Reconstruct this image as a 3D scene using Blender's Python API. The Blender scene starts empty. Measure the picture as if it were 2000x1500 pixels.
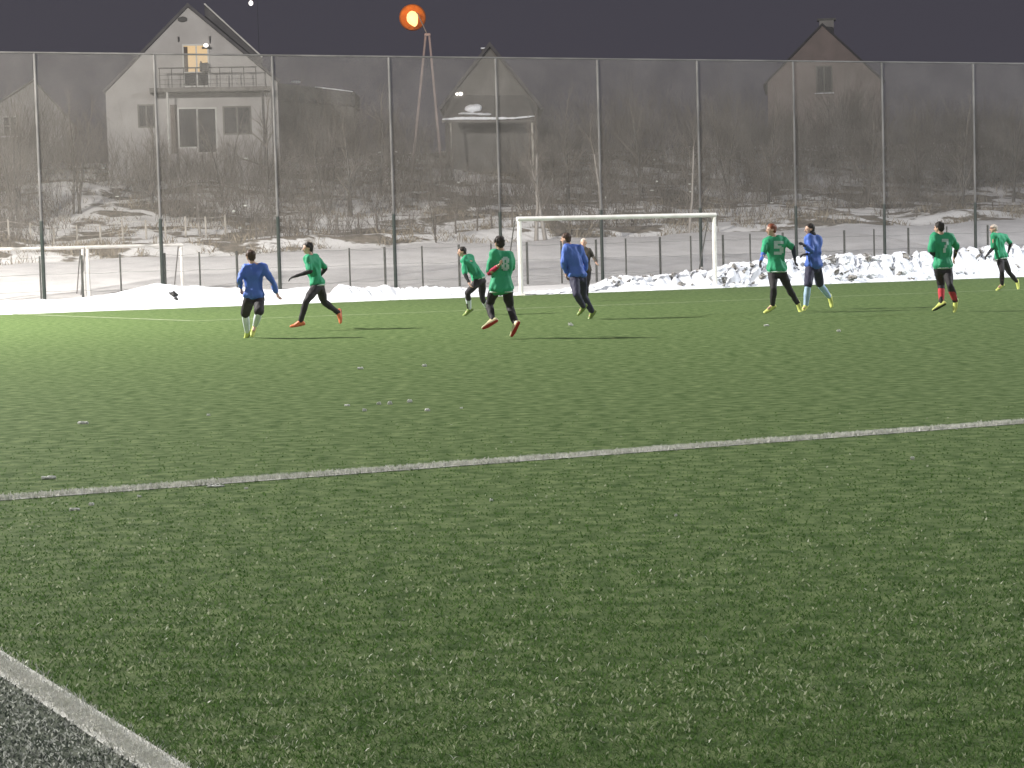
import bpy, bmesh, math, random
import numpy as np
from mathutils import Vector, Matrix, noise
from mathutils.bvhtree import BVHTree

random.seed(7)
RNG = np.random.default_rng(7)
SC = bpy.context.scene
COL = SC.collection

# ------------------------------------------------------------------ camera
EYE = Vector((0.0, 0.0, 1.45))
FPX = 4100.0                     # focal length in pixels of a 2000 px wide picture
PITCH = math.atan(260 / FPX)
ROLL = 0.028
FWD = Vector((0, math.cos(PITCH), -math.sin(PITCH)))
UP0 = Vector((0, math.sin(PITCH), math.cos(PITCH)))
CR = math.cos(ROLL) * Vector((1, 0, 0)) - math.sin(ROLL) * UP0
CU = math.cos(ROLL) * UP0 + math.sin(ROLL) * Vector((1, 0, 0))
cam_d = bpy.data.cameras.new("camera")
cam_d.sensor_fit = 'HORIZONTAL'
cam_d.sensor_width = 36
cam_d.lens = 36 * FPX / 2000
cam_d.clip_start = 0.1
cam_d.clip_end = 2000
cam = bpy.data.objects.new("camera", cam_d)
COL.objects.link(cam)
cam.matrix_world = Matrix(((CR.x, CU.x, -FWD.x, EYE.x), (CR.y, CU.y, -FWD.y, EYE.y),
                           (CR.z, CU.z, -FWD.z, EYE.z), (0, 0, 0, 1)))
SC.camera = cam

# ------------------------------------------------------------------ night sky, exposure
W = bpy.data.worlds.new("World")
SC.world = W
W.use_nodes = True
wn, wl = W.node_tree.nodes, W.node_tree.links
bg = wn["Background"]
tc = wn.new("ShaderNodeTexCoord")
sep = wn.new("ShaderNodeSeparateXYZ")
rmp = wn.new("ShaderNodeValToRGB")
rmp.color_ramp.elements[0].position = 0.0
rmp.color_ramp.elements[0].color = (0.050, 0.046, 0.060, 1)     # town glow low in the sky
rmp.color_ramp.elements[1].position = 0.30
rmp.color_ramp.elements[1].color = (0.032, 0.029, 0.046, 1)
wl.new(tc.outputs["Generated"], sep.inputs[0])
wl.new(sep.outputs["Z"], rmp.inputs[0])
wl.new(rmp.outputs[0], bg.inputs[0])
bg.inputs[1].default_value = 1.0
SC.view_settings.view_transform = 'Standard'
SC.view_settings.look = 'None'
SC.view_settings.exposure = 0
SC.view_settings.gamma = 1

# ------------------------------------------------------------------ floodlights of the pitch (outside the frame, masts not built) and two added fills
KEY_POS, KEY_W = Vector((-32, 48, 23)), 175000
FILL_POS, FILL_W = Vector((40, 60, 21)), 62000
NEAR_FILL_POS, NEAR_FILL_W = Vector((-22, 0, 19)), 12500  # unseen fill lamp added to brighten the near turf
RIGHT_FILL_POS, RIGHT_FILL_W = Vector((34, 4, 19)), 17000  # second unseen lamp, added for frontal light on hillside and net


def flood_lamp(name, loc, aim, watts, cone, col=(1, 0.965, 0.91)):
    d = bpy.data.lights.new(name, 'SPOT')
    d.energy = watts
    d.color = col
    d.spot_size = math.radians(cone)
    d.spot_blend = 0.5
    d.shadow_soft_size = 0.45
    o = bpy.data.objects.new(name, d)
    COL.objects.link(o)
    o.location = loc
    o.rotation_euler = (Vector(aim) - Vector(loc)).to_track_quat('-Z', 'Y').to_euler()
    return o


flood_lamp("flood_or_fill_beam", KEY_POS, (2, 60, 0), KEY_W, 172)
flood_lamp("flood_or_fill_beam", FILL_POS, (2, 62, 0), FILL_W, 172, (0.93, 0.96, 1.0))
flood_lamp("flood_or_fill_beam", NEAR_FILL_POS, (4, 40, 0), NEAR_FILL_W, 165)
flood_lamp("flood_or_fill_beam", RIGHT_FILL_POS, (4, 40, 0), RIGHT_FILL_W, 165, (0.93, 0.96, 1.0))


# ------------------------------------------------------------------ helpers
def ray(px, py):
    return (px - 1000) / FPX * CR + (750 - py) / FPX * CU + FWD


def P(px, py, z=0.0):
    d = ray(px, py)
    return EYE + d * ((z - EYE.z) / d.z)


def Q(px, py, Y):
    d = ray(px, py)
    return EYE + d * (Y / d.y)


TH = math.radians(23)
G0 = P(1018, 577)
EU = Vector((math.cos(TH), math.sin(TH), 0))       # along the goal line
EV = Vector((-math.sin(TH), math.cos(TH), 0))      # away from the pitch


def UV(u, v, z=0.0):
    return Vector((G0.x, G0.y, 0)) + EU * u + EV * v + Vector((0, 0, z))


def to_uv(p):
    d = Vector((p.x - G0.x, p.y - G0.y, 0))
    return d.dot(EU), d.dot(EV)


def nz(x, y, z=0.0, s=1.0, oct=3):
    return noise.fractal(Vector((x * s, y * s, z)), 1.0, 2.0, oct)


def sstep(a, b, x):
    t = min(1, max(0, (x - a) / (b - a)))
    return t * t * (3 - 2 * t)


def lerpt(tab, x):
    if x <= tab[0][0]:
        return tab[0][1]
    for (a, b), (c, d) in zip(tab, tab[1:]):
        if x <= c:
            return b + (d - b) * (x - a) / (c - a)
    return tab[-1][1]


# ---- materials
MATS = {}


def mat(name, c1, c2=None, scale=6.0, rough=0.8, bump=0.0, bscale=None, detail=4.0, lo=0.35, hi=0.65,
        coord="Object", metal=0.0, spec=0.3, island=0.0):
    if name in MATS:
        return MATS[name]
    m = bpy.data.materials.new(name)
    m.use_nodes = True
    n, l = m.node_tree.nodes, m.node_tree.links
    b = n["Principled BSDF"]
    b.inputs["Roughness"].default_value = rough
    b.inputs["Metallic"].default_value = metal
    b.inputs["Specular IOR Level"].default_value = spec
    c2 = c2 or tuple(x * 0.75 for x in c1)
    t = n.new("ShaderNodeTexCoord")
    nt = n.new("ShaderNodeTexNoise")
    nt.inputs["Scale"].default_value = scale
    nt.inputs["Detail"].default_value = detail
    l.new(t.outputs[coord], nt.inputs["Vector"])
    r = n.new("ShaderNodeValToRGB")
    r.color_ramp.elements[0].position = lo
    r.color_ramp.elements[1].position = hi
    r.color_ramp.elements[0].color = (*c1, 1)
    r.color_ramp.elements[1].color = (*c2, 1)
    l.new(nt.outputs["Fac"], r.inputs[0])
    if island:
        g = n.new("ShaderNodeNewGeometry")
        mx = n.new("ShaderNodeMix")
        mx.inputs[0].default_value = island
        l.new(nt.outputs["Fac"], mx.inputs[2])
        l.new(g.outputs["Random Per Island"], mx.inputs[3])
        l.new(mx.outputs[0], r.inputs[0])
    l.new(r.outputs[0], b.inputs["Base Color"])
    if bump:
        n2 = n.new("ShaderNodeTexNoise")
        n2.inputs["Scale"].default_value = bscale or scale * 4
        n2.inputs["Detail"].default_value = 5
        l.new(t.outputs[coord], n2.inputs["Vector"])
        bp = n.new("ShaderNodeBump")
        bp.inputs["Strength"].default_value = bump
        bp.inputs["Distance"].default_value = 0.05
        l.new(n2.outputs["Fac"], bp.inputs["Height"])
        l.new(bp.outputs[0], b.inputs["Normal"])
    MATS[name] = m
    return m


def emit(name, col, s):
    m = bpy.data.materials.new(name)
    m.use_nodes = True
    n, l = m.node_tree.nodes, m.node_tree.links
    b = n["Principled BSDF"]
    b.inputs["Base Color"].default_value = (0.03, 0.03, 0.03, 1)
    nt = n.new("ShaderNodeTexNoise")
    nt.inputs["Scale"].default_value = 1.5
    r = n.new("ShaderNodeValToRGB")
    r.color_ramp.elements[0].color = (*[c * 0.85 for c in col], 1)
    r.color_ramp.elements[1].color = (*col, 1)
    l.new(nt.outputs["Fac"], r.inputs[0])
    l.new(r.outputs[0], b.inputs["Emission Color"])
    b.inputs["Emission Strength"].default_value = s
    return m


SNOW = mat("snow", (0.86, 0.87, 0.90), (0.74, 0.75, 0.79), 2.2, 0.6, 0.35, 9)
WHITE_PAINT = mat("white_paint", (0.82, 0.80, 0.76), (0.70, 0.67, 0.63), 3, 0.45)
STEEL = mat("galvanised_steel", (0.15, 0.145, 0.14), (0.09, 0.088, 0.085), 1.2, 0.6)
GREEN_STEEL = mat("dark_green_steel", (0.022, 0.032, 0.027), (0.036, 0.042, 0.037), 4, 0.5)
WIRE = mat("net_wire", (0.40, 0.38, 0.35), (0.30, 0.285, 0.26), 1.0, 0.6)
TWIG = mat("twig_bark", (0.085, 0.070, 0.056), (0.155, 0.132, 0.11), 1.2, 0.9, island=0.6)
BARK = mat("tree_bark", (0.05, 0.044, 0.038), (0.10, 0.09, 0.078), 2.0, 0.9)
DRY = mat("dry_grass", (0.16, 0.13, 0.09), (0.28, 0.235, 0.17), 1.2, 0.9, island=0.7)


# ---- mesh helpers
def link(name, me, m=None, parent=None, loc=None, smooth=False):
    o = bpy.data.objects.new(name, me)
    COL.objects.link(o)
    if m is not None:
        for mm in (m if isinstance(m, (list, tuple)) else [m]):
            me.materials.append(mm)
    if smooth:
        me.polygons.foreach_set("use_smooth", [True] * len(me.polygons))
    if loc is not None:
        o.location = loc
    if parent is not None:
        o.parent = parent
    return o


def tag(o, label=None, cat=None, group=None, kind=None):
    if label:
        o["label"] = label
    if cat:
        o["category"] = cat
    if group:
        o["group"] = group
    if kind:
        o["kind"] = kind
    return o


def empty(name, loc, label, cat, group=None, rz=0.0):
    o = bpy.data.objects.new(name, None)
    COL.objects.link(o)
    o.location = loc
    o.rotation_euler = (0, 0, rz)
    o.empty_display_size = 0.2
    return tag(o, label, cat, group)


def fast_mesh(name, verts, faces):
    """verts (N,3) array, faces (M,k) array with constant k"""
    me = bpy.data.meshes.new(name)
    verts = np.asarray(verts, dtype=np.float32)
    faces = np.asarray(faces, dtype=np.int32)
    k = faces.shape[1]
    me.vertices.add(len(verts))
    me.vertices.foreach_set("co", verts.ravel())
    me.loops.add(faces.size)
    me.loops.foreach_set("vertex_index", faces.ravel())
    me.polygons.add(len(faces))
    me.polygons.foreach_set("loop_start", np.arange(0, faces.size, k, dtype=np.int32))
    me.update(calc_edges=True)
    me.validate()
    return me


def grid_mesh(name, us, vs, f):
    nu, nv = len(us), len(vs)
    verts = [f(u, v) for v in vs for u in us]
    i = np.arange(nu * nv).reshape(nv, nu)
    faces = np.stack([i[:-1, :-1], i[:-1, 1:], i[1:, 1:], i[1:, :-1]], -1).reshape(-1, 4)
    return fast_mesh(name, [tuple(v) for v in verts], faces)


def bm_box(bm, lo, hi, M=None):
    vs = [Vector((x, y, z)) for x in (lo[0], hi[0]) for y in (lo[1], hi[1]) for z in (lo[2], hi[2])]
    if M is not None:
        vs = [M @ v for v in vs]
    v = [bm.verts.new(p) for p in vs]
    for f in ((0, 1, 3, 2), (4, 6, 7, 5), (0, 4, 5, 1), (2, 3, 7, 6), (0, 2, 6, 4), (1, 5, 7, 3)):
        bm.faces.new([v[i] for i in f])


def bm_tube(bm, a, b, r0, r1=None, seg=10):
    a, b = Vector(a), Vector(b)
    r1 = r0 if r1 is None else r1
    d = (b - a).normalized()
    x = d.orthogonal().normalized()
    y = d.cross(x)
    ra, rb = [], []
    for i in range(seg):
        t = 2 * math.pi * i / seg
        o = x * math.cos(t) + y * math.sin(t)
        ra.append(bm.verts.new(a + o * r0))
        rb.append(bm.verts.new(b + o * r1))
    for i in range(seg):
        j = (i + 1) % seg
        bm.faces.new((ra[i], ra[j], rb[j], rb[i]))
    bm.faces.new(ra[::-1])
    bm.faces.new(rb)


def bm_poly_prism(bm, pts, dvec):
    """closed prism: polygon pts (list of Vector) extruded along dvec"""
    a = [bm.verts.new(Vector(p)) for p in pts]
    b = [bm.verts.new(Vector(p) + Vector(dvec)) for p in pts]
    n = len(pts)
    bm.faces.new(a[::-1])
    bm.faces.new(b)
    for i in range(n):
        j = (i + 1) % n
        bm.faces.new((a[i], a[j], b[j], b[i]))


def bm_mesh(bm, name, bevel=0.0):
    if bevel:
        bmesh.ops.bevel(bm, geom=[e for e in bm.edges], offset=bevel, segments=1, affect='EDGES')
    bmesh.ops.recalc_face_normals(bm, faces=bm.faces)
    me = bpy.data.meshes.new(name)
    bm.to_mesh(me)
    bm.free()
    return me


ICO = bmesh.new()
bmesh.ops.create_icosphere(ICO, subdivisions=2, radius=1)
ICO_P = [v.co.copy() for v in ICO.verts]
ICO.free()


def ell(c, r, ax=None):
    """points of an ellipsoid: centre, radius or 3 radii, optional axes (x,y,z vectors)"""
    c = Vector(c)
    if isinstance(r, (int, float)):
        r = (r, r, r)
    if ax is None:
        return [c + Vector((p.x * r[0], p.y * r[1], p.z * r[2])) for p in ICO_P]
    return [c + ax[0] * (p.x * r[0]) + ax[1] * (p.y * r[1]) + ax[2] * (p.z * r[2]) for p in ICO_P]


def hull(bm, *sets):
    vs = [bm.verts.new(p) for s in sets for p in s]
    res = bmesh.ops.convex_hull(bm, input=vs)
    junk = [g for g in res["geom_interior"] if isinstance(g, bmesh.types.BMVert)]
    if junk:
        bmesh.ops.delete(bm, geom=junk, context='VERTS')


def limb(bm, *cr):
    for (c0, r0), (c1, r1) in zip(cr, cr[1:]):
        hull(bm, ell(c0, r0), ell(c1, r1))


WORK = bpy.data.scenes.new("workbench")       # holds a mesh only while its surface is merged
WORK_ME = [bpy.data.meshes.new("work")]
WORK_OB = bpy.data.objects.new("work", WORK_ME[0])
WORK.collection.objects.link(WORK_OB)
md = WORK_OB.modifiers.new("r", 'REMESH')
md.mode = 'VOXEL'
md = WORK_OB.modifiers.new("s", 'SMOOTH')
md.factor = 0.5


def remesh(bm, name, voxel=0.012, smooth=4, fold=0.0, fscale=9.0, seed=0.0):
    bmesh.ops.recalc_face_normals(bm, faces=bm.faces)
    me = bpy.data.meshes.new(name + "_raw")
    bm.to_mesh(me)
    bm.free()
    o = WORK_OB
    o.data = me
    o.modifiers["r"].voxel_size = voxel
    o.modifiers["s"].iterations = max(1, smooth)
    WORK.view_layers[0].update()
    dg = WORK.view_layers[0].depsgraph
    out = bpy.data.meshes.new_from_object(o.evaluated_get(dg))
    WORK_ME.append(me)
    out.name = name
    if fold:
        nrm = [v.normal.copy() for v in out.vertices]
        for v, nv in zip(out.vertices, nrm):
            p = v.co * fscale
            d = noise.noise(Vector((p.x, p.y, p.z * 0.6 + seed))) + 0.5 * noise.noise(Vector((p.x * 2.1, p.y * 2.1, p.z + seed)))
            v.co += nv * d * fold
    out.polygons.foreach_set("use_smooth", [True] * len(out.polygons))
    return out


# ------------------------------------------------------------------ terrain
def terr(u, v):
    z = 0.02
    z += 0.10 * sstep(0, 8, v)
    z += 1.62 * sstep(9, 27, v) ** 0.9 * (1 + 0.010 * max(-25, min(40, u - 5)))
    z += 0.55 * sstep(28.0, 30.5, v)
    z += 0.25 * sstep(34, 35.5, v)
    z += 4.9 * sstep(33, 66, v)
    z += 0.02 * max(0, v - 60)
    if v > 20:
        k = sstep(20, 34, v)
        z += k * (0.34 * nz(u, v, 3.1, 0.22) + 0.10 * nz(u, v, 8.1, 0.8))
    if 10 < v <= 34:
        z += 0.03 * nz(u, v, 1.0, 0.5)
    return z


def at_terr(p):
    u, v = to_uv(p)
    return Vector((p.x, p.y, terr(u, v)))


# ground sheet far under everything, to the horizon
me = grid_mesh("ground", np.linspace(-319, 319, 7), np.linspace(-59, 419, 7), lambda x, y: (x, y, -0.06))
tag(link("ground", me, mat("frozen_earth", (0.09, 0.08, 0.06), (0.14, 0.13, 0.11), 0.3, 0.9)), kind="structure")

# the pitch
TURF = mat("artificial_turf", (0.058, 0.104, 0.030), (0.184, 0.246, 0.102), 7.0, 0.8, 0.5, 90, detail=12, lo=0.33, hi=0.70, spec=0.05)
me = grid_mesh("pitch", np.linspace(-50, 60, 23), np.linspace(-75, 1.2, 17), lambda u, v: tuple(UV(u, v, 0)))
tag(link("pitch", me, TURF), kind="structure")


def snow_cover_mat():
    """snow lying in patches over dry grass and earth; the patches have their own fixed shape"""
    m = bpy.data.materials.new("patchy_snow")
    m.use_nodes = True
    n, l = m.node_tree.nodes, m.node_tree.links
    b = n["Principled BSDF"]
    b.inputs["Roughness"].default_value = 0.85
    t = n.new("ShaderNodeTexCoord")
    mp = n.new("ShaderNodeMapping")
    mp.inputs["Rotation"].default_value = (0, 0, -TH)
    mp.inputs["Scale"].default_value = (0.30, 0.42, 0.42)
    l.new(t.outputs["Object"], mp.inputs[0])
    n1 = n.new("ShaderNodeTexNoise")
    n1.inputs["Scale"].default_value = 0.9
    n1.inputs["Detail"].default_value = 7
    n1.inputs["Roughness"].default_value = 0.62
    l.new(mp.outputs[0], n1.inputs["Vector"])
    r1 = n.new("ShaderNodeValToRGB")
    r1.color_ramp.elements[0].position = 0.465
    r1.color_ramp.elements[1].position = 0.495
    l.new(n1.outputs["Fac"], r1.inputs[0])
    n2 = n.new("ShaderNodeTexNoise")
    n2.inputs["Scale"].default_value = 2.5
    n2.inputs["Detail"].default_value = 8
    l.new(t.outputs["Object"], n2.inputs["Vector"])
    r2 = n.new("ShaderNodeValToRGB")
    r2.color_ramp.elements[0].position = 0.3
    r2.color_ramp.elements[1].position = 0.7
    r2.color_ramp.elements[0].color = (0.085, 0.07, 0.05, 1)
    r2.color_ramp.elements[1].color = (0.25, 0.21, 0.16, 1)
    l.new(n2.outputs["Fac"], r2.inputs[0])
    mx = n.new("ShaderNodeMix")
    mx.data_type = 'RGBA'
    l.new(r1.outputs[0], mx.inputs[0])
    l.new(r2.outputs[0], mx.inputs[6])
    mx.inputs[7].default_value = (0.86, 0.84, 0.82, 1)
    l.new(mx.outputs[2], b.inputs["Base Color"])
    bp = n.new("ShaderNodeBump")
    bp.inputs["Strength"].default_value = 0.6
    bp.inputs["Distance"].default_value = 0.12
    l.new(n2.outputs["Fac"], bp.inputs["Height"])
    l.new(bp.outputs[0], b.inputs["Normal"])
    return m


us = np.linspace(-60, 90, 301)
me = grid_mesh("snow_field", us, np.linspace(0.5, 27.6, 110), lambda u, v: tuple(UV(u, v, terr(u, v))))
OLD_SNOW = mat("old_crusted_snow", (0.78, 0.76, 0.755), (0.64, 0.625, 0.62), 0.9, 0.8, 0.5, 5)
tag(link("snow_field", me, OLD_SNOW, smooth=True), kind="structure")
me = grid_mesh("hillside", np.linspace(-80, 150, 231), np.concatenate([np.linspace(27.4, 70, 120), np.linspace(72, 260, 40)]),
               lambda u, v: tuple(UV(u, v, terr(u, v))))
tag(link("hillside", me, snow_cover_mat(), smooth=True), kind="structure")

# ------------------------------------------------------------------ white markings
LINE = mat("line_fibres", (0.86, 0.86, 0.80), (0.74, 0.75, 0.68), 5, 0.8, 0.6, 70)


WORN_LINE = mat("worn_line", (0.46, 0.50, 0.36), (0.26, 0.32, 0.17), 2.2, 0.85, lo=.3, hi=.7)


def line(name, a, b, w, z=0.004, m=None):
    a, b = Vector(a), Vector(b)
    d = (b - a).normalized()
    s = Vector((-d.y, d.x, 0)) * w / 2
    n = 60
    vs, fs = [], []
    for i in range(n + 1):
        p = a + (b - a) * i / n
        vs += [tuple(p + s + Vector((0, 0, z))), tuple(p - s + Vector((0, 0, z)))]
    for i in range(n):
        fs.append((2 * i, 2 * i + 1, 2 * i + 3, 2 * i + 2))
    return tag(link(name, fast_mesh(name, vs, fs), m or LINE), kind="structure")


h0, h1 = P(0, 975), P(2000, 825)
hd = (h1 - h0).normalized()
HALF_A, HALF_B = h0 - hd * 0.9, h1 + hd * 30
line("halfway_line", HALF_A, HALF_B, 0.20)
t0, t1 = P(-5, 1292), P(318, 1500)
td = (t1 - t0).normalized()
TOUCH_A, TOUCH_B = t0 - td * 3.2, t1 + td * 12
line("touch_line", TOUCH_A, TOUCH_B, 0.125)
tn = Vector((td.y, -td.x, 0))
if tn.dot(Vector((0, 10, 0)) - t0) > 0:
    tn = -tn
q_ = [TOUCH_A, TOUCH_B, TOUCH_B + tn * 7, TOUCH_A + tn * 7]
BORDER = mat("worn_border_turf", (0.055, 0.075, 0.050), (0.23, 0.255, 0.20), 9.0, 0.85, 0.6, 90, detail=12, lo=.35, hi=.68, spec=.05)
tag(link("pitch_border", fast_mesh("pitch_border", [tuple(p_ + Vector((0, 0, .002))) for p_ in q_], [(0, 1, 2, 3)]), BORDER), kind="structure")
b0, b1, b2 = P(375, 627), P(1480, 585), P(20, 613.5)
bd = (b1 - b0).normalized()
line("penalty_area_line", b0, b1 + bd * 26, 0.13, m=WORN_LINE)
line("penalty_area_side_line", b0, b2 + (b2 - b0).normalized() * 2.2, 0.13, z=0.008, m=WORN_LINE)


# ------------------------------------------------------------------ snow clumps lying on the turf
WET = mat("half_melted_snow", (0.80, 0.81, 0.76), (0.62, 0.64, 0.58), 18, 0.5, 0.5, 60)
clump_spots = [
    (163, 828, 18, 7, "snow clump on the turf at the far left above the long white line"),
    (95, 936, 24, 8, "widest snow clump just above the left end of the long white line"),
    (146, 997, 18, 7, "snow clump just below the left end of the long white line"),
    (178, 987, 13, 7, "smaller snow clump right behind another below the long white line's left end"),
    (272, 971, 9, 5, "small snow crumb touching the lower edge of the long white line at left"),
    (420, 951, 30, 5, "long flat snow crumb lying along the lower edge of the long white line"),
    (481, 955, 10, 5, "small snow crumb below the long white line, right of a long flat crumb"),
    (704, 721, 14, 5, "lone snow crumb left of another, nearest the players in midfield"),
    (829, 716, 11, 6, "lone snow crumb right of another, nearest the players in midfield"),
    (712, 803, 10, 6, "front left snow crumb of the scatter in the middle of the pitch"),
    (740, 790, 10, 7, "left one of two close snow crumbs in midfield scatter"),
    (761, 790, 11, 8, "right one of two close snow crumbs in midfield scatter"),
    (800, 786, 11, 7, "rearmost snow crumb of the scatter in the middle of the pitch"),
    (835, 803, 11, 7, "front right snow crumb of the scatter in the middle of the pitch"),
    (901, 798, 8, 4, "tiny snow crumb at the right end of the midfield scatter"),
    (678, 793, 14, 4, "flat snow crumb at the left end of the midfield scatter"),
    (407, 812, 8, 5, "small lone snow crumb between far left clump and the midfield scatter"),
    (1114, 636, 10, 7, "round white snow lump on the turf in front of the blue player by the goal"),
    (1638, 648, 9, 5, "white crumb on the turf in front of the two running players at right"),
    (1497, 637, 11, 4, "flat white crumb on the turf before the red haired player"),
    (1782, 898, 9, 9, "lone snow crumb on the turf at right below the long white line"),
    (960, 979, 8, 7, "lone snow crumb below the middle of the long white line"),
    (1320, 1008, 7, 6, "tiny snow crumb on open turf right of centre"),
]
for k, (px, py, w, h, lab) in enumerate(clump_spots):
    p = P(px, py)
    s = 0.95 * p.y / FPX
    bm = bmesh.new()
    n_ = 3 if w > 14 else 2
    for j in range(n_):
        off = (j - (n_ - 1) / 2) * w * 0.36 * s
        hull(bm, ell((off, random.uniform(-.2, .2) * w * s * .4, h * s * random.uniform(.3, .4)),
                     (w * s * random.uniform(.24, .34), w * s * .24, h * s * random.uniform(.5, .62))))
    me = remesh(bm, "snow_clump", max(0.004, w * s / 22), 1, fold=h * s * 0.3, fscale=5.0 / (w * s), seed=k * 3.3)
    tag(link("snow_clump", me, WET, loc=p - Vector((0, 0, h * s * .05))), lab, "snow clump", "snow clumps on the turf")


# ------------------------------------------------------------------ snow banks behind the goal line
def bank(name, u0, u1, prof, lump, label, seed, edge):
    """ploughed snow: height profile along the goal line"""
    us = np.arange(u0, u1 + .01, 0.055)
    vs = np.linspace(-0.25, 3.6, 62)

    def f(u, v):
        hgt = lerpt(prof, u)
        e = 0.35 * nz(u, 0, seed, 0.6) * edge + 0.08 * nz(u, 4, seed, 2.5)
        t = (v - e) / 3.0
        if t <= 0 or t >= 1:
            return tuple(UV(u, v, -0.03 if t <= 0 else 0.05))
        sh = (sstep(0, 0.30, t) if lump > 0.5 else sstep(0, 0.42, t)) * (1 - 0.75 * sstep(0.55, 1.0, t))
        z = hgt * sh
        z *= 1 + 0.22 * nz(u, v, seed, 0.7 if lump < .5 else 0.9)
        if lump > 0:
            q = Vector((u * 2.4 + 0.3 * nz(u, v, 3.0, 1.7), v * 2.4 + 0.3 * nz(u, v, 9.0, 1.7), seed))
            dd, _ = noise.voronoi(q)
            a = (dd[1] - dd[0])
            z *= 1 - 0.42 * lump * (1 - min(1, a * 2.6)) ** 1.5
            z += lump * 0.06 * nz(u, v, seed, 5)
        else:
            z += 0.012 * nz(u, v, seed, 3)
        end = min(1, max(0, (u - u0) / 0.6), max(0, (u1 - u) / 0.6))
        return tuple(UV(u, v, max(-0.03, z * end)))
    me = grid_mesh(name, us, vs, f)
    return link(name, me, SNOW, smooth=lump < 0.5)


def u_at(px):
    """coordinate along the goal line seen at this column"""
    d = ray(px, 570)
    # intersect with the vertical plane v = 0.8
    a = UV(0, 0.8) - EYE
    return to_uv(EYE + d * (a.dot(EV) / d.dot(EV)))[0]


prof_l = [(u_at(px), h) for px, h in ((-150, .28), (0, .34), (160, .38), (230, .50), (320, .72), (400, .62), (480, .50), (560, .46), (660, .42))]
tag(bank("snow_bank", u_at(-160), u_at(655), prof_l, 0, "", 1.7, 1.0),
    "smooth bright white snow bank along the pitch edge before the two small goals", "snow bank", "snow banks along the goal line")
prof_m = [(u_at(px), h) for px, h in ((640, .34), (680, .5), (720, .40), (760, .46), (800, .36), (860, .34), (930, .26), (1000, .12), (1020, .08))]
tag(bank("snow_bank", u_at(640), u_at(1022), prof_m, 0.75, "", 5.2, 0.8),
    "low lumpy snow bank between the smooth bank and the large goal", "snow bank", "snow banks along the goal line")
prof_r = [(u_at(px), h) for px, h in ((1030, .06), (1120, .10), (1170, .25), (1230, .5), (1330, .5), (1420, .7), (1500, .78), (1600, .92), (1700, 1.0), (1800, .92), (1880, 1.0), (1980, 1.1), (2150, 1.1))]
tag(bank("snow_heap", u_at(1026), u_at(2150), prof_r, 1.0, "", 9.4, 0.5),
    "high heap of broken snow chunks from the goal mouth to the right edge", "snow heap")

# chunks of ice and snow that lie loose on the heap: separate pieces
DIRTY = mat("dirty_snow", (0.07, 0.06, 0.052), (0.48, 0.46, 0.44), 2.2, 0.8, 0.4, 12)
chunk_mesh = []
for k in range(7):
    bm = bmesh.new()
    hull(bm, [Vector((random.gauss(0, 1), random.gauss(0, 1), random.gauss(0, .8))).normalized() * random.uniform(.6, 1.05) for _ in range(11)])
    chunk_mesh.append(remesh(bm, "snow_chunk", 0.11, 1, 0.12, 3.0, k * 5.0))
for c in chunk_mesh:
    c.materials.append(SNOW)
chunk_dirty = [c.copy() for c in chunk_mesh]
for c in chunk_dirty:
    c.materials.clear()
    c.materials.append(DIRTY)
u_lo, u_hi = u_at(1190), u_at(2040)
for k in range(215):
    u = u_lo + (u_hi - u_lo) * (k + random.random()) / 215
    v = random.uniform(0.15, 1.5)
    hgt = lerpt(prof_r, u)
    sh = sstep(0, 0.30, v / 3.0)
    dirty = random.random() < (0.45 if u < u_at(1500) else 0.24)
    s = random.uniform(0.07, 0.19) * (0.75 + 0.4 * hgt)
    z = hgt * sh * 0.86 + s * random.uniform(-.1, .5)
    o = bpy.data.objects.new("snow_chunk", random.choice(chunk_dirty if dirty else chunk_mesh))
    COL.objects.link(o)
    o.location = UV(u, v, z)
    o.scale = (s * random.uniform(.8, 1.5), s * random.uniform(.8, 1.3), s * random.uniform(.6, 1.0))
    o.rotation_euler = (random.uniform(-.6, .6), random.uniform(-.6, .6), random.uniform(0, 6.3))
    tag(o, "dirty grey chunk of ice in the broken snow heap right of the goal mouth" if dirty else
        "white chunk of broken snow in the heap right of the goal mouth", "snow chunk",
        "dirty ice chunks in the snow heap" if dirty else "white snow chunks in the snow heap")
# one big lump standing on top of the heap
bm = bmesh.new()
p = Q(1760, 500, UV(u_at(1760), 1.2).y)
hull(bm, ell((0, 0, 0), (.24, .2, .15)), ell((.09, 0, .05), (.15, .14, .13)))
hull(bm, ell((-.12, 0, -.16), (.13, .12, .1)))
me = remesh(bm, "snow_boulder", 0.02, 1, 0.03, 7)
tag(link("snow_boulder", me, SNOW, loc=p), "large rounded snow lump standing on top of the heap left of the player with 7", "snow lump")

# dark crumpled tarpaulin on the smooth bank
bm = bmesh.new()
p = UV(u_at(326), 0.62, 0.34)
hull(bm, ell((-.30, 0, -.12), (.22, .2, .07)))
hull(bm, ell((-.05, .06, -.02), (.22, .18, .12)), ell((.18, .1, .06), (.12, .14, .10)))
hull(bm, ell((.22, 0, -.10), (.12, .16, .09)))
me = remesh(bm, "crumpled_tarpaulin", 0.02, 1, 0.075, 8, 4.0)
tag(link("crumpled_tarpaulin", me, mat("black_plastic", (0.012, 0.011, 0.012), (0.03, 0.028, 0.028), 5, 0.5), loc=p),
    "crumpled black plastic sheet lying on the smooth snow bank", "tarpaulin")


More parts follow.
